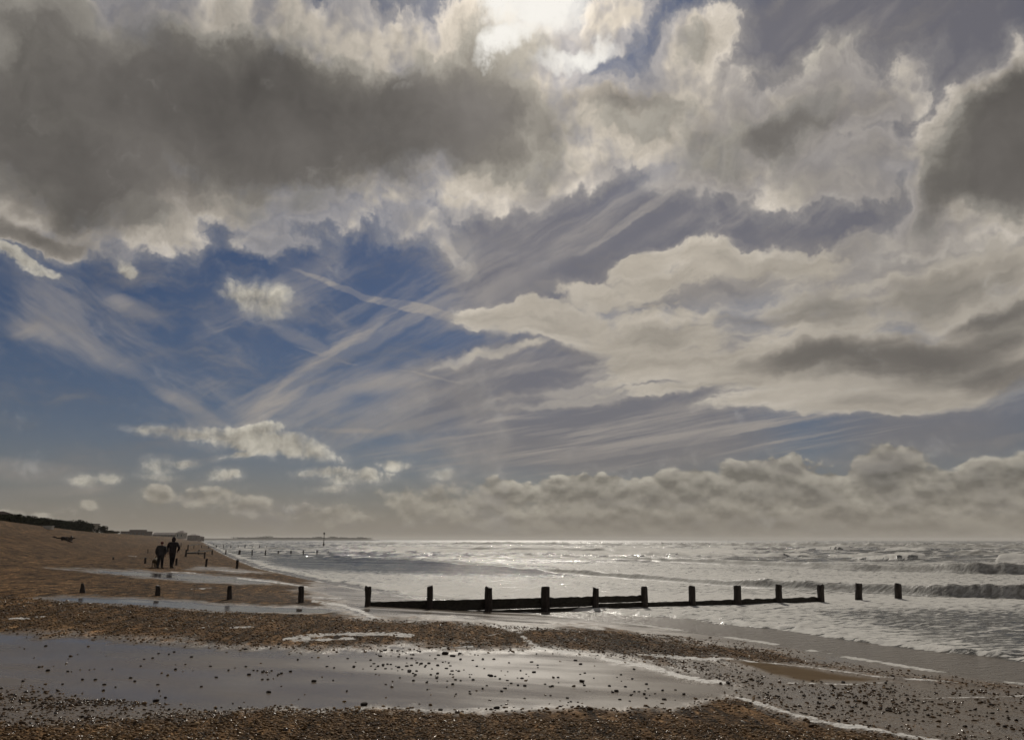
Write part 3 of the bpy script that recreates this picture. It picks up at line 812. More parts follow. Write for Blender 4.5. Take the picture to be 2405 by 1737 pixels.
def box_mesh(name, *a, bevel=0.0):
    bm = bmesh.new()
    bm_box(bm, *a)
    if bevel: bmesh.ops.bevel(bm, geom=bm.edges[:], offset=bevel, segments=1, affect='EDGES')
    return bm_mesh(name, bm)

def rings(bm, centres, radii, sides, rnd=None, jit=0.0, cap=True):
    """tube through centres"""
    prev = None
    n = len(centres)
    for i, (c, r) in enumerate(zip(centres, radii)):
        a = Vector(centres[max(0, i - 1)]); b = Vector(centres[min(n - 1, i + 1)])
        t = (b - a).normalized()
        u = t.cross(Vector((0, 0, 1)) if abs(t.z) < 0.8 else Vector((0, -1, 0)))
        u.normalize(); v = t.cross(u).normalized()
        ring = []
        for k in range(sides):
            an = 2 * math.pi * k / sides
            rr = r * (1 + (rnd.uniform(-jit, jit) if rnd else 0))
            ring.append(bm.verts.new(Vector(c) + (u * math.cos(an) + v * math.sin(an)) * rr))
        if prev:
            for k in range(sides): bm.faces.new((prev[k], prev[(k + 1) % sides], ring[(k + 1) % sides], ring[k]))
        elif cap: bm.faces.new(ring[::-1])
        prev = ring
    if cap: bm.faces.new(prev)

M_TIMBER = plain('wet_groyne_timber', (0.030, 0.022, 0.017), 0.6, 0.5, 9.0, 0.25, 0.5, (1, 1, 0.25))
M_WEED = plain('weedy_plank', (0.026, 0.021, 0.014), 0.6, 0.5, 14.0, 0.25, 0.6)
M_STONE = plain('dark_wet_stone', (0.030, 0.021, 0.017), 0.75, 0.6, 14.0, 0.12, 0.2)

# ------------------------------------------------------------------ shingle: loose pebbles as real stones
def pebble_material():
    m, n, b = new_mat('loose_pebble')
    a = n.node('ShaderNodeAttribute', attribute_name='tone')
    t = a.outputs['Fac']
    col = n.ramp(t, [(0.0, (0.012, 0.007, 0.004)), (0.3, (0.066, 0.038, 0.017)), (0.55, (0.138, 0.080, 0.035)), (0.78, (0.215, 0.138, 0.067)), (0.92, (0.31, 0.22, 0.125)), (1.0, (0.40, 0.35, 0.28))])
    n.l.new(col, b.inputs['Base Color'])
    sh = attr(n, 'shine')
    n.l.new(n.math('MULTIPLY_ADD', sh, -0.50, 0.72), b.inputs['Roughness'])
    n.l.new(n.math('MULTIPLY_ADD', sh, 0.45, 0.08), b.inputs['Specular IOR Level'])
    return m

_p = (1 + 5 ** 0.5) / 2
ICO_V = np.array([(-1, _p, 0), (1, _p, 0), (-1, -_p, 0), (1, -_p, 0), (0, -1, _p), (0, 1, _p), (0, -1, -_p), (0, 1, -_p), (_p, 0, -1), (_p, 0, 1), (-_p, 0, -1), (-_p, 0, 1)], float)
ICO_V /= np.linalg.norm(ICO_V[0])
ICO_F = np.array([(0, 11, 5), (0, 5, 1), (0, 1, 7), (0, 7, 10), (0, 10, 11), (1, 5, 9), (5, 11, 4), (11, 10, 2), (10, 7, 6), (7, 1, 8), (3, 9, 4), (3, 4, 2), (3, 2, 6), (3, 6, 8), (3, 8, 9), (4, 9, 5), (2, 4, 11), (6, 2, 10), (8, 6, 7), (9, 8, 1)])

# height of the beach sheet as built, looked up on its own grid
_lny = np.log(gy[:, 0])
def sheet_h(x, y):
    u = x / y
    ci = np.interp(u, ucol, np.arange(len(ucol)))
    ri = np.interp(np.log(y), _lny, np.arange(len(_lny)))
    c0, r0 = np.clip(np.floor(ci).astype(int), 0, len(ucol) - 2), np.clip(np.floor(ri).astype(int), 0, len(_lny) - 2)
    fc, fr = ci - c0, ri - r0
    return (gz[r0, c0] * (1 - fc) + gz[r0, c0 + 1] * fc) * (1 - fr) + (gz[r0 + 1, c0] * (1 - fc) + gz[r0 + 1, c0 + 1] * fc) * fr

def scatter(y0, y1, count, rng):
    y = np.sqrt(rng.uniform(y0 * y0, y1 * y1, count))
    return rng.uniform(-0.76, 0.76, count) * y, y

def pebbles():
    rng = np.random.default_rng(11)
    X, Y, R, T, S = [], [], [], [], []
    for y0, y1, cnt, r0, r1, dens_wet in ((4.2, 9.2, 57000, 0.007, 0.020, 0.75), (9.2, 19.0, 35000, 0.011, 0.027, 0.5)):
        x, y = scatter(y0, y1, cnt, rng)
        z = sheet_h(x, y)
        w, g, s, f, _pl = region_masks(x, y, z)
        sd, _ = shore_dist(x, y)
        keep = (1 - w) + w * (g * dens_wet * (0.3 + 1.4 * sstep(fbm(x * 1.5, y * 1.5, 3), 0.35, 0.65)) + 0.012)
        keep = keep * (1 - 0.97 * s) * (1 - 0.85 * f) * (sd > 0.15)
        k = rng.random(cnt) < keep
        x, y, w, g = x[k], y[k], w[k], g[k]
        r = r0 + (r1 - r0) * rng.random(len(x)) ** 2.2
        big = rng.random(len(x)) < 0.02
        r = np.where(big, r * 1.7, r)
        t = np.clip(rng.normal(0.57, 0.18, len(x)) - 0.16 * g - 0.10 * w + 0.25 * (fbm(x * 0.9, y * 0.9, 3) - 0.5), 0, 1)
        X.append(x); Y.append(y); R.append(r); T.append(t)
        S.append((rng.random(len(x)) < 0.15 + 0.15 * np.maximum(g, w)).astype(float))
    x, y, r, t, sh = map(np.concatenate, (X, Y, R, T, S))
    n = len(x)
    z = sheet_h(x, y)
    an = rng.random(n) * 2 * math.pi
    sc = np.stack([r * rng.uniform(0.8, 1.5, n), r * rng.uniform(0.7, 1.1, n), r * rng.uniform(0.40, 0.75, n)], -1)
    v = ICO_V[None] * (1 + rng.uniform(-0.16, 0.16, (n, 12, 1))) * sc[:, None]
    tilt = rng.normal(0, 0.25, n)
    v[..., 2] += v[..., 0] * np.tan(np.clip(tilt, -0.6, 0.6))[:, None]
    c, s = np.cos(an)[:, None], np.sin(an)[:, None]
    vx, vy = v[..., 0] * c - v[..., 1] * s, v[..., 0] * s + v[..., 1] * c
    co = np.stack([vx + x[:, None], vy + y[:, None], v[..., 2] + (z + sc[:, 2] * 0.30)[:, None]], -1).reshape(-1, 3)
    fc = (ICO_F[None] + (np.arange(n) * 12)[:, None, None]).reshape(-1, 3)
    me = bpy.data.meshes.new('pebbles')
    me.vertices.add(len(co)); me.vertices.foreach_set('co', co.astype(np.float32).ravel())
    me.loops.add(fc.size); me.loops.foreach_set('vertex_index', fc.ravel().astype(np.int32))
    me.polygons.add(len(fc))
    me.polygons.foreach_set('loop_start', (np.arange(len(fc)) * 3).astype(np.int32))
    me.polygons.foreach_set('loop_total', np.full(len(fc), 3, np.int32))
    me.polygons.foreach_set('use_smooth', np.ones(len(fc), bool))
    at = me.attributes.new('tone', 'FLOAT', 'POINT')
    at.data.foreach_set('value', np.repeat(t, 12).astype(np.float32))
    at = me.attributes.new('shine', 'FLOAT', 'POINT')
    at.data.foreach_set('value', np.repeat(sh, 12).astype(np.float32))
    me.update(); me.validate()
    o = link('pebbles', me, pebble_material())
    o['kind'] = 'stuff'
    tag(o, 'loose brown and grey shingle pebbles covering the beach ridges', 'pebbles')
    print('pebbles', n, 'tris', len(fc))
pebbles()

# single dark stones lying about the wet sand
def stone_meshes():
    out = []
    rnd = random.Random(5)
    for i in range(6):
        bm = bmesh.new()
        bmesh.ops.create_icosphere(bm, subdivisions=2, radius=1.0)
        ph = [rnd.uniform(0, 6.28) for _ in range(6)]
        fl = rnd.uniform(0.5, 0.75)
        for v in bm.verts:
            p = v.co
            k = 1 + 0.16 * math.sin(2.1 * p.x + ph[0]) + 0.14 * math.sin(2.6 * p.y + ph[1]) + 0.12 * math.sin(3.1 * p.z + ph[2]) + 0.06 * math.sin(6 * p.x + 5 * p.y + ph[3])
            v.co = Vector((p.x * k * 1.15, p.y * k * 0.9, p.z * k * fl))
        out.append(bm_mesh('stone', bm, True))
        out[-1].materials.append(M_STONE)
    return out
STONES = stone_meshes()
rs = random.Random(21)
spots = [(366, 1643, 6.5), (632, 1622, 5.0), (855, 1653, 7.0), (1035, 1664, 4.5), (1167, 1659, 5.0), (566, 1660, 5.0), (1255, 1575, 5.0), (1155, 1584, 5.5), (1368, 1597, 5.0), (1448, 1619, 4.5), (738, 1597, 4.0), (832, 1563, 4.5), (1490, 1568, 3.5), (661, 1578, 3.5), (900, 1558, 3.5),
         (962, 1572, 4), (1046, 1533, 5.5), (1064, 1538, 4.5), (1080, 1532, 4), (107, 1515, 3.5), (412, 1569, 3.2), (450, 1540, 3), (577, 1524, 3), (272, 1610, 3), (185, 1647, 4.5), (55, 1597, 4), (225, 1593, 3.2), (1560, 1638, 4), (1710, 1602, 4), (1889, 1629, 4), (1925, 1634, 5), (1955, 1656, 4.5), (2080, 1600, 3.5), (1710, 1600, 3.5), (2085, 1663, 4), (1790, 1690, 4), (1860, 1692, 3), (2360, 1700, 5), (2330, 1650, 4)]
for cx, cy, sx_, sy_, cnt in ((930, 1560, 60, 16, 34), (1075, 1575, 90, 20, 44), (1200, 1598, 130, 22, 46), (620, 1560, 160, 30, 20), (330, 1595, 190, 35, 24), (1430, 1612, 110, 20, 24), (1000, 1535, 130, 6, 16), (1900, 1640, 160, 22, 26), (600, 1575, 40, 6, 10)):
    for _ in range(cnt): spots.append((rs.gauss(cx, sx_), rs.gauss(cy, sy_), rs.uniform(1.5, 3.6)))
pts = drop([s[0] for s in spots], [s[1] for s in spots])
for i, (s, p) in enumerate(zip(spots, pts)):
    if not (1500 < s[1] < 1720): continue
    r = s[2] / FPX * p[1] * 1.05
    o = link('stone', STONES[i % 6], loc=(p[0], p[1], float(sheet_h(p[0:1], p[1:2])[0]) + r * 0.28), rz=rs.uniform(0, 6.28))
    o.scale = (r * rs.uniform(0.9, 1.25), r * rs.uniform(0.8, 1.05), r * rs.uniform(0.8, 1.15))
    size = 'large' if s[2] > 4.4 else ('small' if s[2] < 2.4 else 'middling')
    if s[0] > 1640: where = 'among grey gravel beside the long foam line'
    elif s[1] > 1640: where = 'at the edge of the brown foreground shingle'
    elif s[0] < 780: where = 'on the blue-grey wet sand towards the shingle bank'
    elif s[1] < 1545: where = 'against the foam under the middle shingle ridge'
    else: where = 'in the thick scatter across the silvery wet sand'
    tag(o, '%s dark wet stone %s' % (size, where), 'stone', 'dark stones scattered over the wet sand')

# ------------------------------------------------------------------ timber groynes
def post_mesh(h, r, rnd, taper=0.9, lean=(0, 0), bury=0.7, notch=0.0, sides=9):
    bm = bmesh.new()
    cs, rr = [], []
    for t in (-bury, 0.0, h * 0.35, h * 0.7, h * 0.93, h):
        k = max(0.0, t) / h
        cs.append((lean[0] * k * h + rnd.uniform(-.006, .006), lean[1] * k * h, t))
        rr.append(r * (1 + (taper - 1) * k) * (0.9 if t == h else 1.0))
    rings(bm, cs, rr, sides, rnd, 0.09)
    for v in bm.verts:
        if v.co.z > h * 0.98:
            v.co.z += rnd.uniform(-0.02, 0.015)
            if notch and v.co.x > lean[0] * h: v.co.z -= notch
    return bm_mesh('post', bm, False)

def plank_mesh(L, z0, z1, th, rnd, rough=0.012):
    bm = bmesh.new()
    n = max(3, int(L / 0.12))
    cols = []
    for i in range(n + 1):
        x = L * i / n
        zt = z1 + rnd.uniform(-rough, rough); zb = z0 + rnd.uniform(-rough, rough) * 0.5
        cols.append([bm.verts.new((x, -th / 2, zb)), bm.verts.new((x, th / 2, zb)), bm.verts.new((x, th / 2, zt)), bm.verts.new((x, -th / 2, zt))])
    for a, b in zip(cols[:-1], cols[1:]):
        for k in range(4): bm.faces.new((a[k], a[(k + 1) % 4], b[(k + 1) % 4], b[k]))
    bm.faces.new(cols[0]); bm.faces.new(cols[-1][::-1])
    return bm_mesh('plank', bm)

rg = random.Random(3)
A_PX = [194, 371, 540, 708, 865, 1010, 1147, 1281, 1399, 1513, 1625, 1731, 1829, 1927, 2017, 2109]
A_TOP = [1371, 1375, 1376, 1376, 1376, 1376, 1376, 1376, 1377, 1376, 1374, 1373, 1371, 1370, 1368, 1368]
A_WID = [9.5, 11, 11, 13.5, 14.5, 14.5, 18, 21, 15.5, 15.5, 16, 18, 15.5, 15.5, 15.5, 16]
# equally spaced posts in a straight line: x = (a + k b) / (1 + k c)
kk = np.arange(16); Xs = (np.array(A_PX) - PW / 2) / FPX
sol = np.linalg.lstsq(np.stack([np.ones(16), kk, -kk * Xs], -1), Xs, rcond=None)[0]
pA = drop([865], [1421])[0]
zc4 = pA[1] * CP + (pA[2] - EYE) * SP
Zc = zc4 * (1 + kk * sol[2]) / (1 + 4 * sol[2])
print('groyne depth', Zc[0], Zc[4], Zc[15])
def at_depth(px, py, zc):
    d = pix_dir(px, py)          # camera depth of this direction is 1
    return np.array([d[0] * zc, d[1] * zc, EYE + d[2] * zc])
tops = np.array([at_depth(a, b, z) for a, b, z in zip(A_PX, A_TOP, Zc)])
grnd = np.maximum(ground_h(tops[:, 0], tops[:, 1]), 0.0)
groyne = thing('timber_groyne', 'long timber groyne of dark posts with low weedy planks running into the surf', 'groyne', (float(tops[4, 0]), float(tops[4, 1]), float(grnd[4])))
def add_part(root, name, me, mat, wloc, rz=0.0):
    return link(name, me, mat, root, loc=(wloc[0] - root.location.x, wloc[1] - root.location.y, wloc[2] - root.location.z), rz=rz)
for k in range(16):
    h = max(0.12, float(tops[k, 2] - grnd[k]))
    r = A_WID[k] / FPX * Zc[k] / 2
    tp = {0: 0.45, 1: 0.72, 2: 0.72, 3: 1.06, 4: 1.08}.get(k, 0.92)
    lean = (0.6 * SP * (A_PX[k] - PW / 2) / FPX + rg.uniform(-.015, .015), 0)
    me = post_mesh(h, r / (0.5 + 0.5 * tp), rg, tp, lean, 0.9, 0.05 if k in (6, 8) else 0.0)
    add_part(groyne, 'post', me, M_TIMBER, (tops[k, 0] - lean[0] * h, tops[k, 1], grnd[k]))
def bay(root, p, q, z0, z1, th, off, mat, rough=0.012):
    d = Vector((q[0] - p[0], q[1] - p[1], 0)); L = d.length; rz = math.atan2(d.y, d.x)
    nn = Vector((-d.y, d.x, 0)).normalized() * off
    add_part(root, 'plank', plank_mesh(L, z0, z1, th, rg, rough), mat, (p[0] + nn.x, p[1] + nn.y, 0.0), rz)
for k in range(4, 9): bay(groyne, tops[k], tops[k + 1], 0.196 if k == 8 else 0.10, 0.425 - 0.006 * (k - 4), 0.07, 0.13, M_WEED, 0.008 if k < 7 else 0.02)
for k in range(4, 9): bay(groyne, tops[k], tops[k + 1], -0.35, 0.175 if k == 8 else 0.085, 0.07, 0.125, M_WEED, 0.008)
for k in range(9, 13): bay(groyne, tops[k], tops[k + 1], -0.4, 0.17, 0.07, 0.125, M_WEED, 0.022 if k > 9 else 0.008)

def far_groyne(label, posts, bars, base_y_ref, hgroup='far timber groynes along the beach'):
    """posts: (px, top, base, width); bars: (post i, post j, photo y, thickness px)"""
    P3 = drop([p[0] for p in posts], [p[2] for p in posts])
    root = thing('timber_groyne', label, 'groyne', tuple(float(v) for v in P3[0]), group=hgroup)
    zc = [p[1] * CP + (p[2] - EYE) * SP for p in P3]
    tp = []
    for (px, top, base, wd), p, z in zip(posts, P3, zc):
        h = (base - top) / FPX * z
        add_part(root, 'post', post_mesh(h, max(0.05, wd / FPX * z / 2), rg, 0.95, (rg.uniform(-.06, .06), 0), 0.6, sides=7), M_TIMBER, p)
        tp.append(p)
    for i, j, py, th in bars:
        a, b = tp[i], tp[j]
        z = (zc[i] + zc[j]) / 2
        zz = EYE + pix_dir(posts[i][0], py)[2] * zc[i]
        hh = th / FPX * z
        d = Vector((b[0] - a[0], b[1] - a[1], 0)); rz = math.atan2(d.y, d.x)
        add_part(root, 'plank', plank_mesh(d.length, 0, hh, 0.08, rg), M_WEED, (a[0], a[1] - 0.12, zz - hh / 2), rz)
    return root

far_groyne('row of five short dark posts on shingle just behind the walking pair', [(266, 1309, 1316, 4), (341, 1310, 1324, 5), (414, 1312, 1328, 5), (484, 1313, 1331, 5.5), (556, 1315, 1335, 6)], [], 0)
far_groyne('groyne with a raised horizontal beam on its landward posts standing in shallow foam',
           [(436, 1291, 1308, 4.5), (466, 1291, 1303, 2.6), (480, 1297, 1312, 3.6), (498, 1292, 1303, 3.2), (530, 1292, 1303, 3), (562, 1292, 1303.5, 5), (592, 1292, 1304, 3), (623, 1292, 1304, 3), (653, 1293, 1304, 3), (683, 1293, 1304, 3), (712, 1293, 1304, 3), (744, 1293, 1304, 3), (771, 1294, 1299.5, 2.4)],
           [(0, 2, 1299.5, 2.6), (0, 3, 1299.5, 2.2)], 0)
far_groyne('distant groyne of thin posts with a low rail beyond the beamed groyne',
           [(441, 1280, 1294, 3), (455, 1279, 1288, 1.6), (473, 1281, 1287, 1.6), (490, 1282, 1288, 2), (508, 1281, 1286, 2.6), (525, 1279, 1287, 1.7), (542, 1282, 1287, 2.2), (559, 1281, 1287, 1.6), (575, 1280, 1288, 2), (592, 1282, 1288, 1.4), (609, 1281, 1288, 2), (626, 1282, 1288, 1.3)],
           [(0, 2, 1282, 1.2), (2, 4, 1287, 1.2)], 0)
far_groyne('faintest groyne stubs far along the shore near the bank foot', [(398, 1280, 1289, 2), (347, 1290, 1300, 2), (425, 1275, 1284, 1.6), (467, 1276.5, 1280, 1.2), (502, 1277, 1281, 1.2)], [], 0)

# ------------------------------------------------------------------ beacon out in the shallows
pb = drop([760], [1283])[0]
zb = pb[1] * CP + (pb[2] - EYE) * SP
bh = (1283 - 1251) / FPX * zb
beacon = thing('beacon', 'slim marker beacon pole with a round topmark standing in the sea', 'beacon', tuple(map(float, pb)))
bm = bmesh.new(); rings(bm, [(0, 0, -1), (0, 0, bh * 0.25), (0, 0, bh * 0.93)], [0.16, 0.12, 0.09], 8); link('pole', bm_mesh('pole', bm, True), M_TIMBER, beacon)
bm = bmesh.new(); rings(bm, [(0, 0, bh * 0.86), (0, 0, bh * 0.87), (0, 0, bh * 0.98), (0, 0, bh)], [0.18, 0.27, 0.27, 0.16], 10); link('topmark', bm_mesh('topmark', bm), M_TIMBER, beacon)
bm = bmesh.new(); rings(bm, [(-0.3, 0, bh * 0.28), (0.3, 0, bh * 0.28)], [0.06, 0.06], 6); link('crossbar', bm_mesh('crossbar', bm), M_TIMBER, beacon)
bm = bmesh.new(); rings(bm, [(0, 0, -1), (0, 0, bh * 0.2), (0, 0, bh * 0.22)], [0.3, 0.28, 0.2], 8); link('collar', bm_mesh('collar', bm), M_TIMBER, beacon)

# ------------------------------------------------------------------ driftwood
M_DRIFT = plain('sodden_driftwood', (0.035, 0.022, 0.016), 0.7, 0.5, 5.0, 0.2, 0.5)
pd = drop([116, 148, 172], [1268, 1273, 1277])
zd = pd[1][1]
u = zd / FPX
print('driftwood', pd, 'u', u)
drift = thing('driftwood', 'dark driftwood trunk with a root stump lying on the shingle bank', 'driftwood', tuple(map(float, pd[1])))
rd = random.Random(9)
def dpart(name, pts2, radii):
    bm = bmesh.new()
    rings(bm, [((a - 148) * u, c, (1275.5 - b) * u) for a, b, c in pts2], [r * u for r in radii], 8, rd, 0.2)
    link(name, bm_mesh(name, bm), M_DRIFT, drift)
dpart('branch', [(119, 1264.5, .3), (124, 1264.6, .2), (133, 1267, .1), (146, 1267.2, 0)], [1.2, 1.9, 1.5, 1.7])
dpart('trunk', [(143.5, 1268, 0), (144.5, 1268, 0), (149, 1268, 0), (153, 1268.5, 0), (155, 1270, 0), (162, 1272.5, -.2), (170, 1274.5, -.4), (177, 1276.8, -.5)], [3.4, 4.6, 4.8, 4.2, 3.0, 2.4, 2.2, 0.7])
dpart('stump', [(163, 1275, -.2), (165.5, 1271, -.1), (166.5, 1266, 0), (165.5, 1262.5, 0)], [3.6, 4.4, 3.4, 1.6])
dpart('root', [(167, 1268, 0), (170, 1267, .1), (174.5, 1266.8, .1)], [2.6, 1.8, 0.5])
dpart('root', [(153, 1266, 0), (157, 1266.2, .1), (163, 1266.4, .1)], [1.2, 1.2, 1.4])

# ------------------------------------------------------------------ people and dog: skinned figures
def skin_mesh(name, verts, edges, radii, sub=2, root=0):
    """continuous tapered surface grown along a skeleton"""
    me = bpy.data.meshes.new(name + '_skeleton')
    me.from_pydata(verts, edges, [])
    o = bpy.data.objects.new(name + '_skeleton', me)
    C.objects.link(o)
    sk = o.modifiers.new('skin', 'SKIN')
    sk.use_smooth_shade = True
    for i, r in enumerate(radii):
        d = me.skin_vertices[0].data[i]
        d.radius = r if isinstance(r, tuple) else (r, r)
        d.use_root = (i == root)
    ss_ = o.modifiers.new('sub', 'SUBSURF')
    ss_.levels = sub; ss_.render_levels = sub
    dg = bpy.context.evaluated_depsgraph_get()
    ev = o.evaluated_get(dg)
    out = bpy.data.meshes.new_from_object(ev)
    out.name = name
    bpy.data.objects.remove(o); bpy.data.meshes.remove(me)
    out.polygons.foreach_set('use_smooth', np.ones(len(out.polygons), bool))
    return out

class Sk:
    def __init__(self): self.v, self.e, self.r = [], [], []
    def p(self, co, r, link=None):
        self.v.append(co); self.r.append(r)
        if link is not None: self.e.append((link, len(self.v) - 1))
        return len(self.v) - 1
    def chain(self, start, pts):
        k = start
        for co, r in pts: k = self.p(co, r, k)
        return k

def hand(s, wrist, wr, side, fwd=0.0):
    """palm, four fingers and a thumb hanging from the wrist"""
    x, y, z = wrist
    pl = s.p((x, y + 0.01, z - 0.045), (0.030, 0.018), wr)
    for k, (dx, L) in enumerate(((-0.026, 0.062), (-0.009, 0.072), (0.009, 0.068), (0.025, 0.052))):
        s.chain(pl, [((x + dx, y + 0.014, z - 0.085), 0.009), ((x + dx, y + 0.024, z - 0.085 - L * 0.55), 0.0085), ((x + dx, y + 0.040, z - 0.085 - L), 0.007)])
    s.chain(pl, [((x - side * 0.034, y + 0.025, z - 0.055), 0.011), ((x - side * 0.040, y + 0.042, z - 0.090), 0.009)])

def figure(H, stride, arms, part, bulk):
    """skeleton in metres for a walker of height H seen from behind, facing +Y; arms: per side 'hang' or 'pocket'"""
    s = Sk(); k = H / 1.75
    g = {'body': 0.0, 'jacket': 0.030, 'trousers': 0.018}[part]
    P_ = lambda x, y, z: (x * k, y * k, z * k)
    hipz = 0.92
    if part in ('body', 'jacket'):
        pel = s.p(P_(0, 0, 0.95 if part == 'body' else 0.68), ((0.155 + g) * bulk, (0.11 + g) * bulk))
        if part == 'jacket': pel = s.p(P_(0, 0, 0.95), ((0.160 + g) * bulk, (0.125 + g) * bulk), pel)
        wst = s.p(P_(0, 0.0, 1.10), ((0.145 + g) * bulk, (0.105 + g) * bulk), pel)
        cst = s.p(P_(0, 0.01, 1.28), ((0.165 + g) * bulk, (0.115 + g) * bulk), wst)
        nk0 = s.p(P_(0, 0.02, 1.42), ((0.10 + g) * bulk, 0.075 + g), cst)
        if part == 'body':
            nk = s.p(P_(0, 0.03, 1.49), 0.055, nk0)
            s.chain(nk, [(P_(0, 0.055, 1.56), (0.068, 0.082)), (P_(0, 0.060, 1.645), (0.080, 0.098)), (P_(0, 0.055, 1.715), (0.055, 0.070))])
        else:
            s.chain(nk0, [(P_(0, 0.03, 1.475), 0.085)])
        for sd in (-1, 1):
            mode = arms[0 if sd < 0 else 1]
            sh = s.p(P_(sd * 0.185 * bulk, 0.01, 1.40), 0.068 + g, cst)
            if mode == 'hang':
                sw = 0.10 if sd < 0 else -0.06
                el = s.p(P_(sd * 0.245 * bulk, -0.02, 1.13), 0.048 + g, sh)
                wrp = P_(sd * 0.235 * bulk, sw, 0.90)
                wr = s.p(wrp, 0.032 + g, el)
                if part == 'body': hand(s, wrp, wr, sd)
            else:
                el = s.p(P_(sd * 0.315 * bulk, -0.06, 1.13), 0.050 + g, sh)
                wrp = P_(sd * 0.21 * bulk, 0.07, 0.97)
                wr = s.p(wrp, 0.034 + g, el)
                if part == 'body': hand(s, (wrp[0], wrp[1], wrp[2] + 0.02), wr, sd)
    if part in ('body', 'trousers'):
        if part == 'trousers': pel = s.p(P_(0, 0, 1.0), ((0.150 + g) * bulk, (0.11 + g) * bulk)); pel = s.p(P_(0, 0, 0.92), ((0.155 + g) * bulk, (0.115 + g) * bulk), pel)
        for sd in (-1, 1):
            f = stride * sd
            hp = s.p(P_(sd * 0.085, 0, 0.86), ((0.088 + g) * bulk, (0.095 + g) * bulk), pel)
            kn = s.p(P_(sd * 0.085, f * 0.45 + (0.05 if f < 0 else 0.04), 0.50), 0.060 + g * 1.3, hp)
            lift = 0.06 if f < 0 else 0.0
            an = s.p(P_(sd * 0.08, f, 0.10 + lift), 0.042 + g * 1.6, kn)
            if part == 'body':
                s.chain(an, [(P_(sd * 0.08, f + 0.03, 0.045 + lift * 0.6), (0.042, 0.040)), (P_(sd * 0.095, f + 0.13, 0.035), (0.044, 0.030)), (P_(sd * 0.10, f + 0.20, 0.028), (0.034, 0.022))])
    return s

def boot_mesh(H, stride, sd):
    s = Sk(); k = H / 1.75; f = stride * sd
    lift = 0.06 if f < 0 else 0.0
    a = s.p((sd * 0.08 * k, f * k, (0.17 + lift) * k), 0.060)
    s.chain(a, [((sd * 0.08 * k, (f + 0.0) * k, (0.07 + lift * 0.7) * k), (0.055, 0.058)), ((sd * 0.095 * k, (f + 0.12) * k, 0.048 * k), (0.055, 0.044)), ((sd * 0.10 * k, (f + 0.22) * k, 0.036 * k), (0.044, 0.034))])
    return skin_mesh('boot', s.v, s.e, s.r, 2)

def headwear_mesh(H, hood):
    bm = bmesh.new()
    k = H / 1.75
    bmesh.ops.create_uvsphere(bm, u_segments=16, v_segments=12, radius=1.0)
    for v in bm.verts:
        x, y, z = v.co
        if hood: v.co = Vector((x * 0.112 * k, (0.045 + y * 0.125 - (0.02 if z < 0 else 0)) * k, (1.615 + z * 0.155) * k))
        else: v.co = Vector((x * 0.098 * k, (0.05 + y * 0.115) * k, (1.665 + max(z, -0.75) * 0.095) * k))
    if hood:   # open at the face
        bmesh.ops.delete(bm, geom=[f for f in bm.faces if f.calc_center_median().y > 0.135 * k], context='FACES')
    return bm_mesh('hood' if hood else 'hat', bm, True)

def face_parts(root, H, skin):
    k = H / 1.75
    bm = bmesh.new(); bmesh.ops.create_cone(bm, segments=8, radius1=0.018 * k, radius2=0.006 * k, depth=0.05 * k, cap_ends=True)
    bmesh.ops.rotate(bm, verts=bm.verts, matrix=Matrix.Rotation(math.radians(-70), 3, 'X')); bmesh.ops.translate(bm, verts=bm.verts, vec=(0, 0.165 * k, 1.625 * k))
    link('nose', bm_mesh('nose', bm, True), skin, root)
    for sd in (-1, 1):
        bm = bmesh.new(); bmesh.ops.create_uvsphere(bm, u_segments=8, v_segments=6, radius=0.013 * k); bmesh.ops.translate(bm, verts=bm.verts, vec=(sd * 0.033 * k, 0.142 * k, 1.65 * k))
        link('eye', bm_mesh('eye', bm, True), M_EYE, root)
        bm = bmesh.new(); bmesh.ops.create_uvsphere(bm, u_segments=8, v_segments=6, radius=0.03 * k); bmesh.ops.scale(bm, verts=bm.verts, vec=(0.35, 0.7, 1.1)); bmesh.ops.translate(bm, verts=bm.verts, vec=(sd * 0.083 * k, 0.06 * k, 1.635 * k))
        link('ear', bm_mesh('ear', bm, True), skin, root)
    bm = bmesh.new(); rings(bm, [(-0.025 * k, 0.138 * k, 1.575 * k), (0, 0.146 * k, 1.573 * k), (0.025 * k, 0.138 * k, 1.575 * k)], [0.004, 0.008, 0.004], 6)
    link('mouth', bm_mesh('mouth', bm, True), M_LIP, root)

M_SKIN = plain('skin', (0.30, 0.18, 0.13), 0.55, 0.1)
M_EYE = plain('eye', (0.05, 0.04, 0.035), 0.2, 0.1)
M_LIP = plain('lips', (0.22, 0.09, 0.08), 0.5, 0.1)
M_DARKCOAT = plain('charcoal_coat', (0.034, 0.031, 0.032), 0.8, 0.3, 8, 0.15)
M_BLACKCOAT = plain('black_coat', (0.024, 0.018, 0.019), 0.8, 0.3, 8, 0.15)
M_TROUS = plain('dark_trousers', (0.016, 0.014, 0.016), 0.85, 0.3, 10, 0.1)
M_BOOT = plain('dark_boot', (0.02, 0.015, 0.012), 0.6, 0.3)
M_REDHAT = plain('dull_red_hat', (0.10, 0.030, 0.028), 0.9, 0.25, 30, 0.1)
M_DARKHAT = plain('dark_hood', (0.022, 0.014, 0.018), 0.9, 0.25, 30, 0.1)

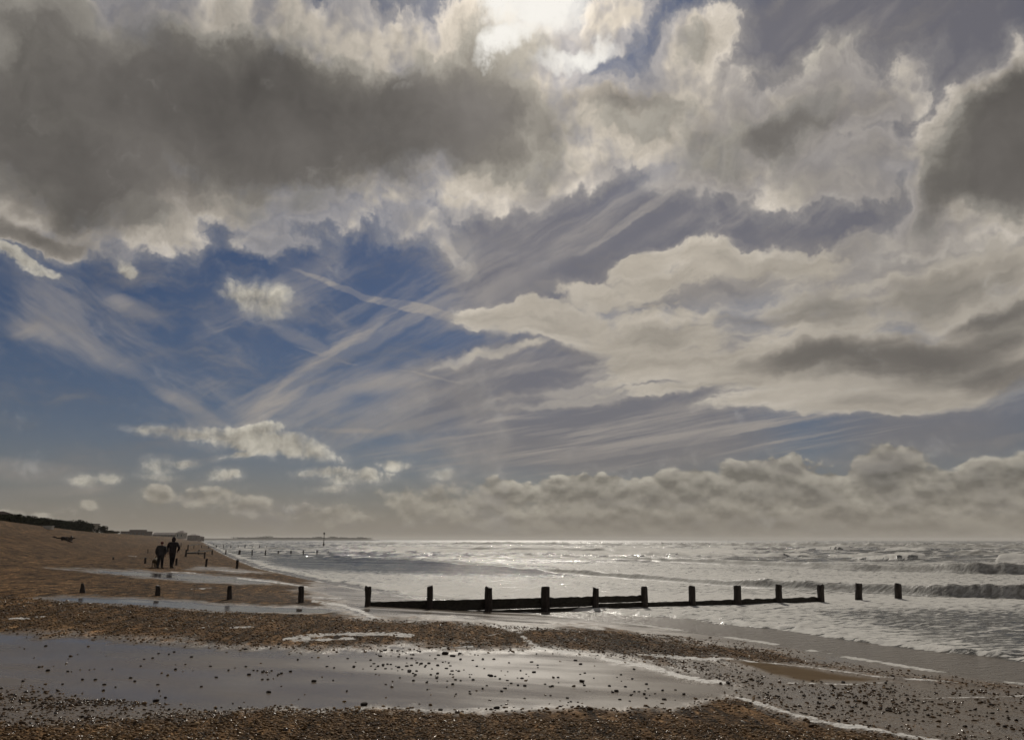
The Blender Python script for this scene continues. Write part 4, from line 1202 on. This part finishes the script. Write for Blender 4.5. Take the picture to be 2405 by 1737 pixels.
def person(label, px, base, top, stride, arms, bulk, coat, hat, hood, rz):
    p = drop([px], [base])[0]
    zc = p[1] * CP + (p[2] - EYE) * SP
    H = (base - top) / FPX * zc
    print('person', p, 'height', H)
    H = min(max(H, 1.45), 1.95)
    root = thing('person', label, 'person', (float(p[0]), float(p[1]), float(sheet_h(p[0:1], p[1:2])[0]) - 0.005), rz, 'people walking along the beach')
    for part, nm, mt in (('body', 'body', M_SKIN), ('jacket', 'coat', coat), ('trousers', 'trousers', M_TROUS)):
        s = figure(H, stride, arms, part, bulk)
        link(nm, skin_mesh(nm, s.v, s.e, s.r, 2), mt, root)
    for sd in (-1, 1): link('boot', boot_mesh(H, stride, sd), M_BOOT, root)
    link('hood' if hood else 'hat', headwear_mesh(H, hood), hat, root)
    face_parts(root, H, M_SKIN)
    return root
person('shorter walker in charcoal coat and dull red hat beside a brown dog', 375, 1335, 1273, 0.17, ('hang', 'hang'), 1.26, M_DARKCOAT, M_REDHAT, False, 0.12)
person('taller walker in long black hooded coat with one hand in pocket', 402, 1335, 1263.5, -0.15, ('hang', 'pocket'), 1.22, M_BLACKCOAT, M_DARKHAT, True, 0.10)

pg = drop([363], [1334])[0]
dog = thing('dog', 'brown dog seen from behind trotting beside the shorter walker', 'dog', (float(pg[0]), float(pg[1]), float(sheet_h(pg[0:1], pg[1:2])[0])), 0.25)
M_DOG = plain('brown_dog_coat', (0.080, 0.056, 0.028), 0.8, 0.35, 12, 0.15)
s = Sk()
r0 = s.p((0, -0.28, 0.44), (0.095, 0.105))                    # rump
lo = s.p((0, -0.05, 0.45), (0.085, 0.10), r0)
ch = s.p((0, 0.22, 0.44), (0.10, 0.135), lo)
nk = s.p((0, 0.36, 0.55), (0.065, 0.075), ch)
hd = s.p((0, 0.45, 0.63), (0.072, 0.072), nk)
s.chain(hd, [((0, 0.55, 0.60), (0.040, 0.038)), ((0, 0.62, 0.585), (0.026, 0.024))])
for sd in (-1, 1):
    s.chain(hd, [((sd * 0.06, 0.43, 0.66), 0.025), ((sd * 0.085, 0.44, 0.61), 0.014)])
    f = 0.08 * sd
    s.chain(r0, [((sd * 0.075, -0.27, 0.36), (0.055, 0.07)), ((sd * 0.075, -0.20 + f, 0.27), 0.036), ((sd * 0.075, -0.34 + f, 0.16), 0.022), ((sd * 0.075, -0.31 + f, 0.035), 0.022), ((sd * 0.075, -0.26 + f, 0.022), 0.022)])
    s.chain(ch, [((sd * 0.075, 0.22, 0.34), 0.045), ((sd * 0.072, 0.20 - f, 0.21), 0.028), ((sd * 0.072, 0.23 - f, 0.04), 0.022), ((sd * 0.072, 0.28 - f, 0.022), 0.022)])
s.chain(r0, [((0, -0.38, 0.46), 0.026), ((0.01, -0.50, 0.42), 0.020), ((0.02, -0.60, 0.36), 0.012)])
link('body', skin_mesh('body', s.v, s.e, s.r, 2), M_DOG, dog)

# ------------------------------------------------------------------ hedge, houses and headland
M_LEAF = plain('dark_hedge_leaf', (0.030, 0.032, 0.014), 0.8, 0.5, 0.8, 0.1)
M_LEAF2 = plain('sea_purslane_leaf', (0.040, 0.036, 0.018), 0.8, 0.5, 0.8, 0.1)
M_BARK = plain('dark_bark', (0.030, 0.022, 0.016), 0.9)
M_WHITE = plain('weathered_white_paint', (0.50, 0.48, 0.43), 0.7, 0.15, 2.0)
M_PALE = plain('pale_render', (0.34, 0.31, 0.26), 0.8, 0.15, 0.5)
M_BRICK = plain('dark_brick', (0.10, 0.065, 0.05), 0.85, 0.3, 0.8)
M_ROOF = plain('brown_roof', (0.12, 0.095, 0.088), 0.8, 0.3, 0.7)
M_GLASS = plain('window_glass', (0.03, 0.035, 0.04), 0.08, 0.2, 1.0, 0.6)
M_FRAME = plain('window_frame', (0.42, 0.40, 0.37), 0.6, 0.1)

def leaf_cloud(name, a, b, h, n, rnd, size):
    """crown of leaf clumps: many small crossed faces through a lumpy dome, a.. half widths"""
    lobes = [(rnd.uniform(-.65, .65) * a, rnd.uniform(-.6, .6) * b, rnd.uniform(0.30, 0.72) * h, rnd.uniform(.32, .6)) for _ in range(9)]
    lobes += [(0, 0, h * 0.4, .75)]
    vs, fs = [], []
    while len(fs) < n:
        lx, ly, lz, lr = rnd.choice(lobes)
        d = Vector((rnd.gauss(0, 1), rnd.gauss(0, 1), rnd.gauss(0, 1))).normalized() * (rnd.random() ** 0.35)
        c = Vector((lx + d.x * lr * a, ly + d.y * lr * b, lz + d.z * lr * h * 0.75))
        if c.z < 0.02 or c.z > h: continue
        u1 = Vector((rnd.gauss(0, 1), rnd.gauss(0, 1), rnd.gauss(0, 1))).normalized()
        u2 = u1.orthogonal().normalized()
        s = size * rnd.uniform(0.6, 1.3)
        i = len(vs)
        vs += [c - u1 * s, c + u2 * s * 0.55, c + u1 * s, c - u2 * s * 0.55]
        fs.append((i, i + 1, i + 2, i + 3))
    me = bpy.data.meshes.new(name)
    me.from_pydata([tuple(v) for v in vs], [], fs)
    return me

def stems(h, rnd):
    bm = bmesh.new()
    for k in range(3):
        a = rnd.uniform(0, 6.28); d = Vector((math.cos(a), math.sin(a), 0)) * h * 0.18
        rings(bm, [(d.x * .3, d.y * .3, -0.3), (d.x * .8, d.y * .8, h * .35), (d.x * 1.5, d.y * 1.5, h * .7)], [0.04 * h, 0.03 * h, 0.012 * h], 6, rnd, 0.15)
    return bm_mesh('trunk', bm)

def far_pt(px, py, dist):
    d = pix_dir(px, py)
    k = dist / d[1]
    return float(d[0] * k), float(EYE + d[2] * k)

rh = random.Random(17)
# shrubs along the shingle crest: photo centre, top, base, half width, distance (m)
SHRUBS = [(-40, 1206, 1228, 38, 92, 0), (8, 1206, 1228, 34, 96, 0), (38, 1209, 1232, 28, 103, 0), (62, 1212, 1235, 28, 109, 0), (88, 1216, 1238, 27, 117, 0), (112, 1219, 1240, 26, 124, 0), (134, 1220, 1243, 24, 133, 0),
          (152, 1221, 1245, 19, 141, 1), (172, 1221, 1247, 19, 150, 1), (190, 1222, 1249, 20, 159, 1), (208, 1226, 1251, 16, 170, 1), (240, 1235, 1252, 9, 184, 1), (252, 1245, 1254, 12, 198, 2), (270, 1248, 1255, 12, 218, 2)]
SHLAB = ['low dark wind-clipped shrub in the hedge along the shingle crest', 'taller rounded dark bush at the hedge end beside the small house', 'small low scrub bush on the crest beyond the hedge']
for px, tp, bs, hw, dist, kind in SHRUBS:
    y = dist
    x, zt = far_pt(px, tp, dist)
    zb_ = min(float(ground_h(np.array([x]), np.array([y]))[0]), far_pt(px, bs, dist)[1])
    hgt = max(0.6, zt - zb_); a = hw / FPX * dist
    root = thing('shrub', SHLAB[kind], 'shrub', (x, y, zb_), 0, 'hedge along the shingle crest')
    link('crown', leaf_cloud('crown', a * 1.25, a * 0.9, hgt, 1700, rh, 0.055 * (hgt + a) * .75), M_LEAF if kind != 2 else M_LEAF2, root)
    link('trunk', stems(hgt, rh), M_BARK, root)

def house(label, px0, px1, eave, ridge, base, dist, depth, wall, roof, hip=True, nwin=3, rz=0.0, chimney=False, cat='house', flat=False):
    x0, x1 = far_pt(px0, eave, dist)[0], far_pt(px1, eave, dist + depth)[0]
    ze, zr, z0 = (far_pt(px1, q, dist)[1] for q in (eave, ridge, base))
    cx = (x0 + x1) / 2; w = (x1 - x0) / 2
    g0 = float(ground_h(np.array([cx]), np.array([dist]))[0])
    z0 = min(z0, g0)
    he, hr = ze - z0, zr - z0
    root = thing('house', label, cat, (cx, dist, z0), rz)
    t = 0.0
    link('wall', box_mesh('wall', -w, w, 0, depth, 0, he), wall, root)
    bm = bmesh.new()
    o = 0.12 if flat else 0.35
    if flat:
        bm_box(bm, -w - o, w + o, -o, depth + o, he + 0.004, max(he + 0.16, hr))
    else:
        k = min(w * 0.6, depth * 0.5) if hip else -o * 0
        b4 = [bm.verts.new(p) for p in ((-w - o, -o, he + .004), (w + o, -o, he + .004), (w + o, depth + o, he + .004), (-w - o, depth + o, he + .004))]
        r2 = [bm.verts.new((-w - (0 if hip else o) + (k if hip else 0), depth / 2, hr)), bm.verts.new((w + (0 if hip else o) - (k if hip else 0), depth / 2, hr))]
        for f in ((b4[3], b4[2], b4[1], b4[0]), (b4[0], b4[1], r2[1], r2[0]), (b4[2], b4[3], r2[0], r2[1]), (b4[1], b4[2], r2[1]), (b4[3], b4[0], r2[0])): bm.faces.new(f)
    rf = link('roof', bm_mesh('roof', bm), roof, root)
    if chimney:
        link('chimney', box_mesh('chimney', w * .96 - .35, w * .96, depth * .5, depth * .5 + .5, he + .02, hr + .12), M_BRICK, rf)
    for i in range(nwin):
        ww = min(1.4, 2 * w / nwin * 0.55); cxw = -w + (i + 0.5) * 2 * w / nwin
        z1, z2 = he * 0.38, he * 0.82
        wd = link('window', box_mesh('window', cxw - ww / 2, cxw + ww / 2, -0.05, 0.02, z1, z2), M_FRAME, root)
        link('pane', box_mesh('pane', cxw - ww / 2 + .1, cxw + ww / 2 - .1, -0.07, -0.052, z1 + .1, z2 - .1), M_GLASS, wd)
    return root
house('bungalow with long brown hipped roof rising behind the hedge', -160, 27, 1207, 1200, 1222, 112, 5, M_BRICK, M_ROOF, False, 4, 0, False)
house('small pale flat-roofed house tucked in the end of the hedge', 198, 234, 1232, 1230.5, 1254, 186, 3, M_PALE, M_ROOF, False, 1, 0, False, flat=True)
house('low dark flat-topped building with a raised middle roof far along the crest', 283, 358, 1250, 1248, 1257, 620, 12, M_BRICK, M_ROOF, False, 6, 0, flat=True)
house('upper storey block standing over the low flat-topped building', 304, 345, 1246, 1244.5, 1252, 634, 7, M_BRICK, M_ROOF, False, 4, 0, flat=True)
house('long low brown-roofed terrace between the flat building and the pale gable', 358, 421, 1256, 1251, 1261, 760, 10, M_BRICK, M_ROOF, False, 7)
house('pale gabled house end standing proud at the seaward end of the terrace', 413, 440, 1252, 1247, 1263, 745, 9, M_PALE, M_ROOF, True, 2)
house('last dark house with stepped roof before the low point', 440, 470, 1258, 1255, 1265, 860, 9, M_BRICK, M_ROOF, True, 3)
house('smallest dark hut at the seaward end of the distant row', 464, 480, 1261, 1259, 1265, 900, 7, M_BRICK, M_ROOF, True, 1)

# white box at the foot of the hedge
pw = drop([110], [1243.5])[0]
wb = thing('storage_box', 'low white box standing against the foot of the dark hedge', 'box', (float(pw[0]), float(pw[1]), float(pw[2]) - 0.03))
link('body', box_mesh('body', -0.58, 0.58, 0, 0.55, 0, 0.40, bevel=0.02), M_WHITE, wb)
link('lid', box_mesh('lid', -0.62, 0.62, -0.04, 0.59, 0.403, 0.46, bevel=0.015), M_WHITE, wb)

# headland: long low spit with woods, some kilometres off
def headland():
    D = 2300.0
    n = 160
    px = np.linspace(440, 890, n)
    prof = np.interp(px, [440, 520, 560, 620, 700, 800, 850, 872, 890], [4, 3.4, 3.2, 3.6, 3.8, 4.6, 4.2, 2.0, -1.5])
    rows = []
    for j, (dd, k) in enumerate(((0, -0.4), (60, 0.35), (170, 0.9), (330, 1.0), (520, 0.6), (700, -0.4))):
        y = D + dd
        x = np.array([far_pt(q, HORIZON, y)[0] for q in px])
        z = prof / FPX * D * k * (0.85 + 0.3 * fbm(px * 0.05 + j, px * 0 + j, 3)) + EYE * max(k, 0) * 0.4
        rows.append(np.stack([x, np.full(n, y), z], -1))
    r = np.stack(rows)
    return sheet('headland', r[..., 0], r[..., 1], r[..., 2], {}, plain('headland_turf', (0.055, 0.048, 0.038), 0.9, 0.3, 0.02, 0.05))
headland()
vs_rng = random.Random(31)
def wood():
    vs, fs = [], []
    D = 2380.0
    spots_ = [(px_, 2.0) for px_ in np.linspace(560, 862, 90)] + [(620, 5.5), (624, 6.0), (615, 4.5), (632, 4.5), (592, 3.5), (742, 4.2), (748, 4.6), (778, 5.0), (783, 4.6), (845, 4.0), (806, 3.4), (556, 3.2)]
    for px_, hpx in spots_:
        for _ in range(70 if hpx > 3 else 28):
            cx = far_pt(px_ + vs_rng.gauss(0, 2.2), HORIZON, D)[0]
            cy = D + vs_rng.uniform(-40, 60)
            zt = 6.0 + vs_rng.random() * hpx * D / FPX * (0.9 if hpx > 3 else vs_rng.uniform(0.4, 1.0))
            c = Vector((cx, cy, zt - 1.0))
            u1 = Vector((vs_rng.gauss(0, 1), vs_rng.gauss(0, 1), vs_rng.gauss(0, 1))).normalized(); u2 = u1.orthogonal().normalized()
            i = len(vs); s_ = vs_rng.uniform(0.8, 1.9)
            vs.extend([c - u1 * s_, c + u2 * s_ * .7, c + u1 * s_, c - u2 * s_ * .7]); fs.append((i, i + 1, i + 2, i + 3))
    me = bpy.data.meshes.new('woods'); me.from_pydata([tuple(v) for v in vs], [], fs)
    o = link('woods', me, M_LEAF)
    o['kind'] = 'stuff'
    tag(o, 'far-off dark line of trees along the low headland', 'woods')
wood()

# ------------------------------------------------------------------ sea haze
hz_me = box_mesh('haze', -20000, 20000, -12, 7600, -3.2, 22.0)
haze = link('haze', hz_me)
hm = bpy.data.materials.new('sea_haze')
hm.use_nodes = True
hm.node_tree.nodes.clear()
hn = NT(hm.node_tree)
ho = hn.node('ShaderNodeOutputMaterial')
hv = hn.node('ShaderNodeVolumePrincipled')
hv.inputs['Color'].default_value = (0.92, 0.90, 0.86, 1)
hv.inputs['Density'].default_value = 0.00013
hv.inputs['Anisotropy'].default_value = 0.2
hn.l.new(hv.outputs[0], ho.inputs['Volume'])
hz_me.materials.append(hm)
haze['kind'] = 'stuff'
tag(haze, 'thin salt haze over the sea and far shore', 'haze')
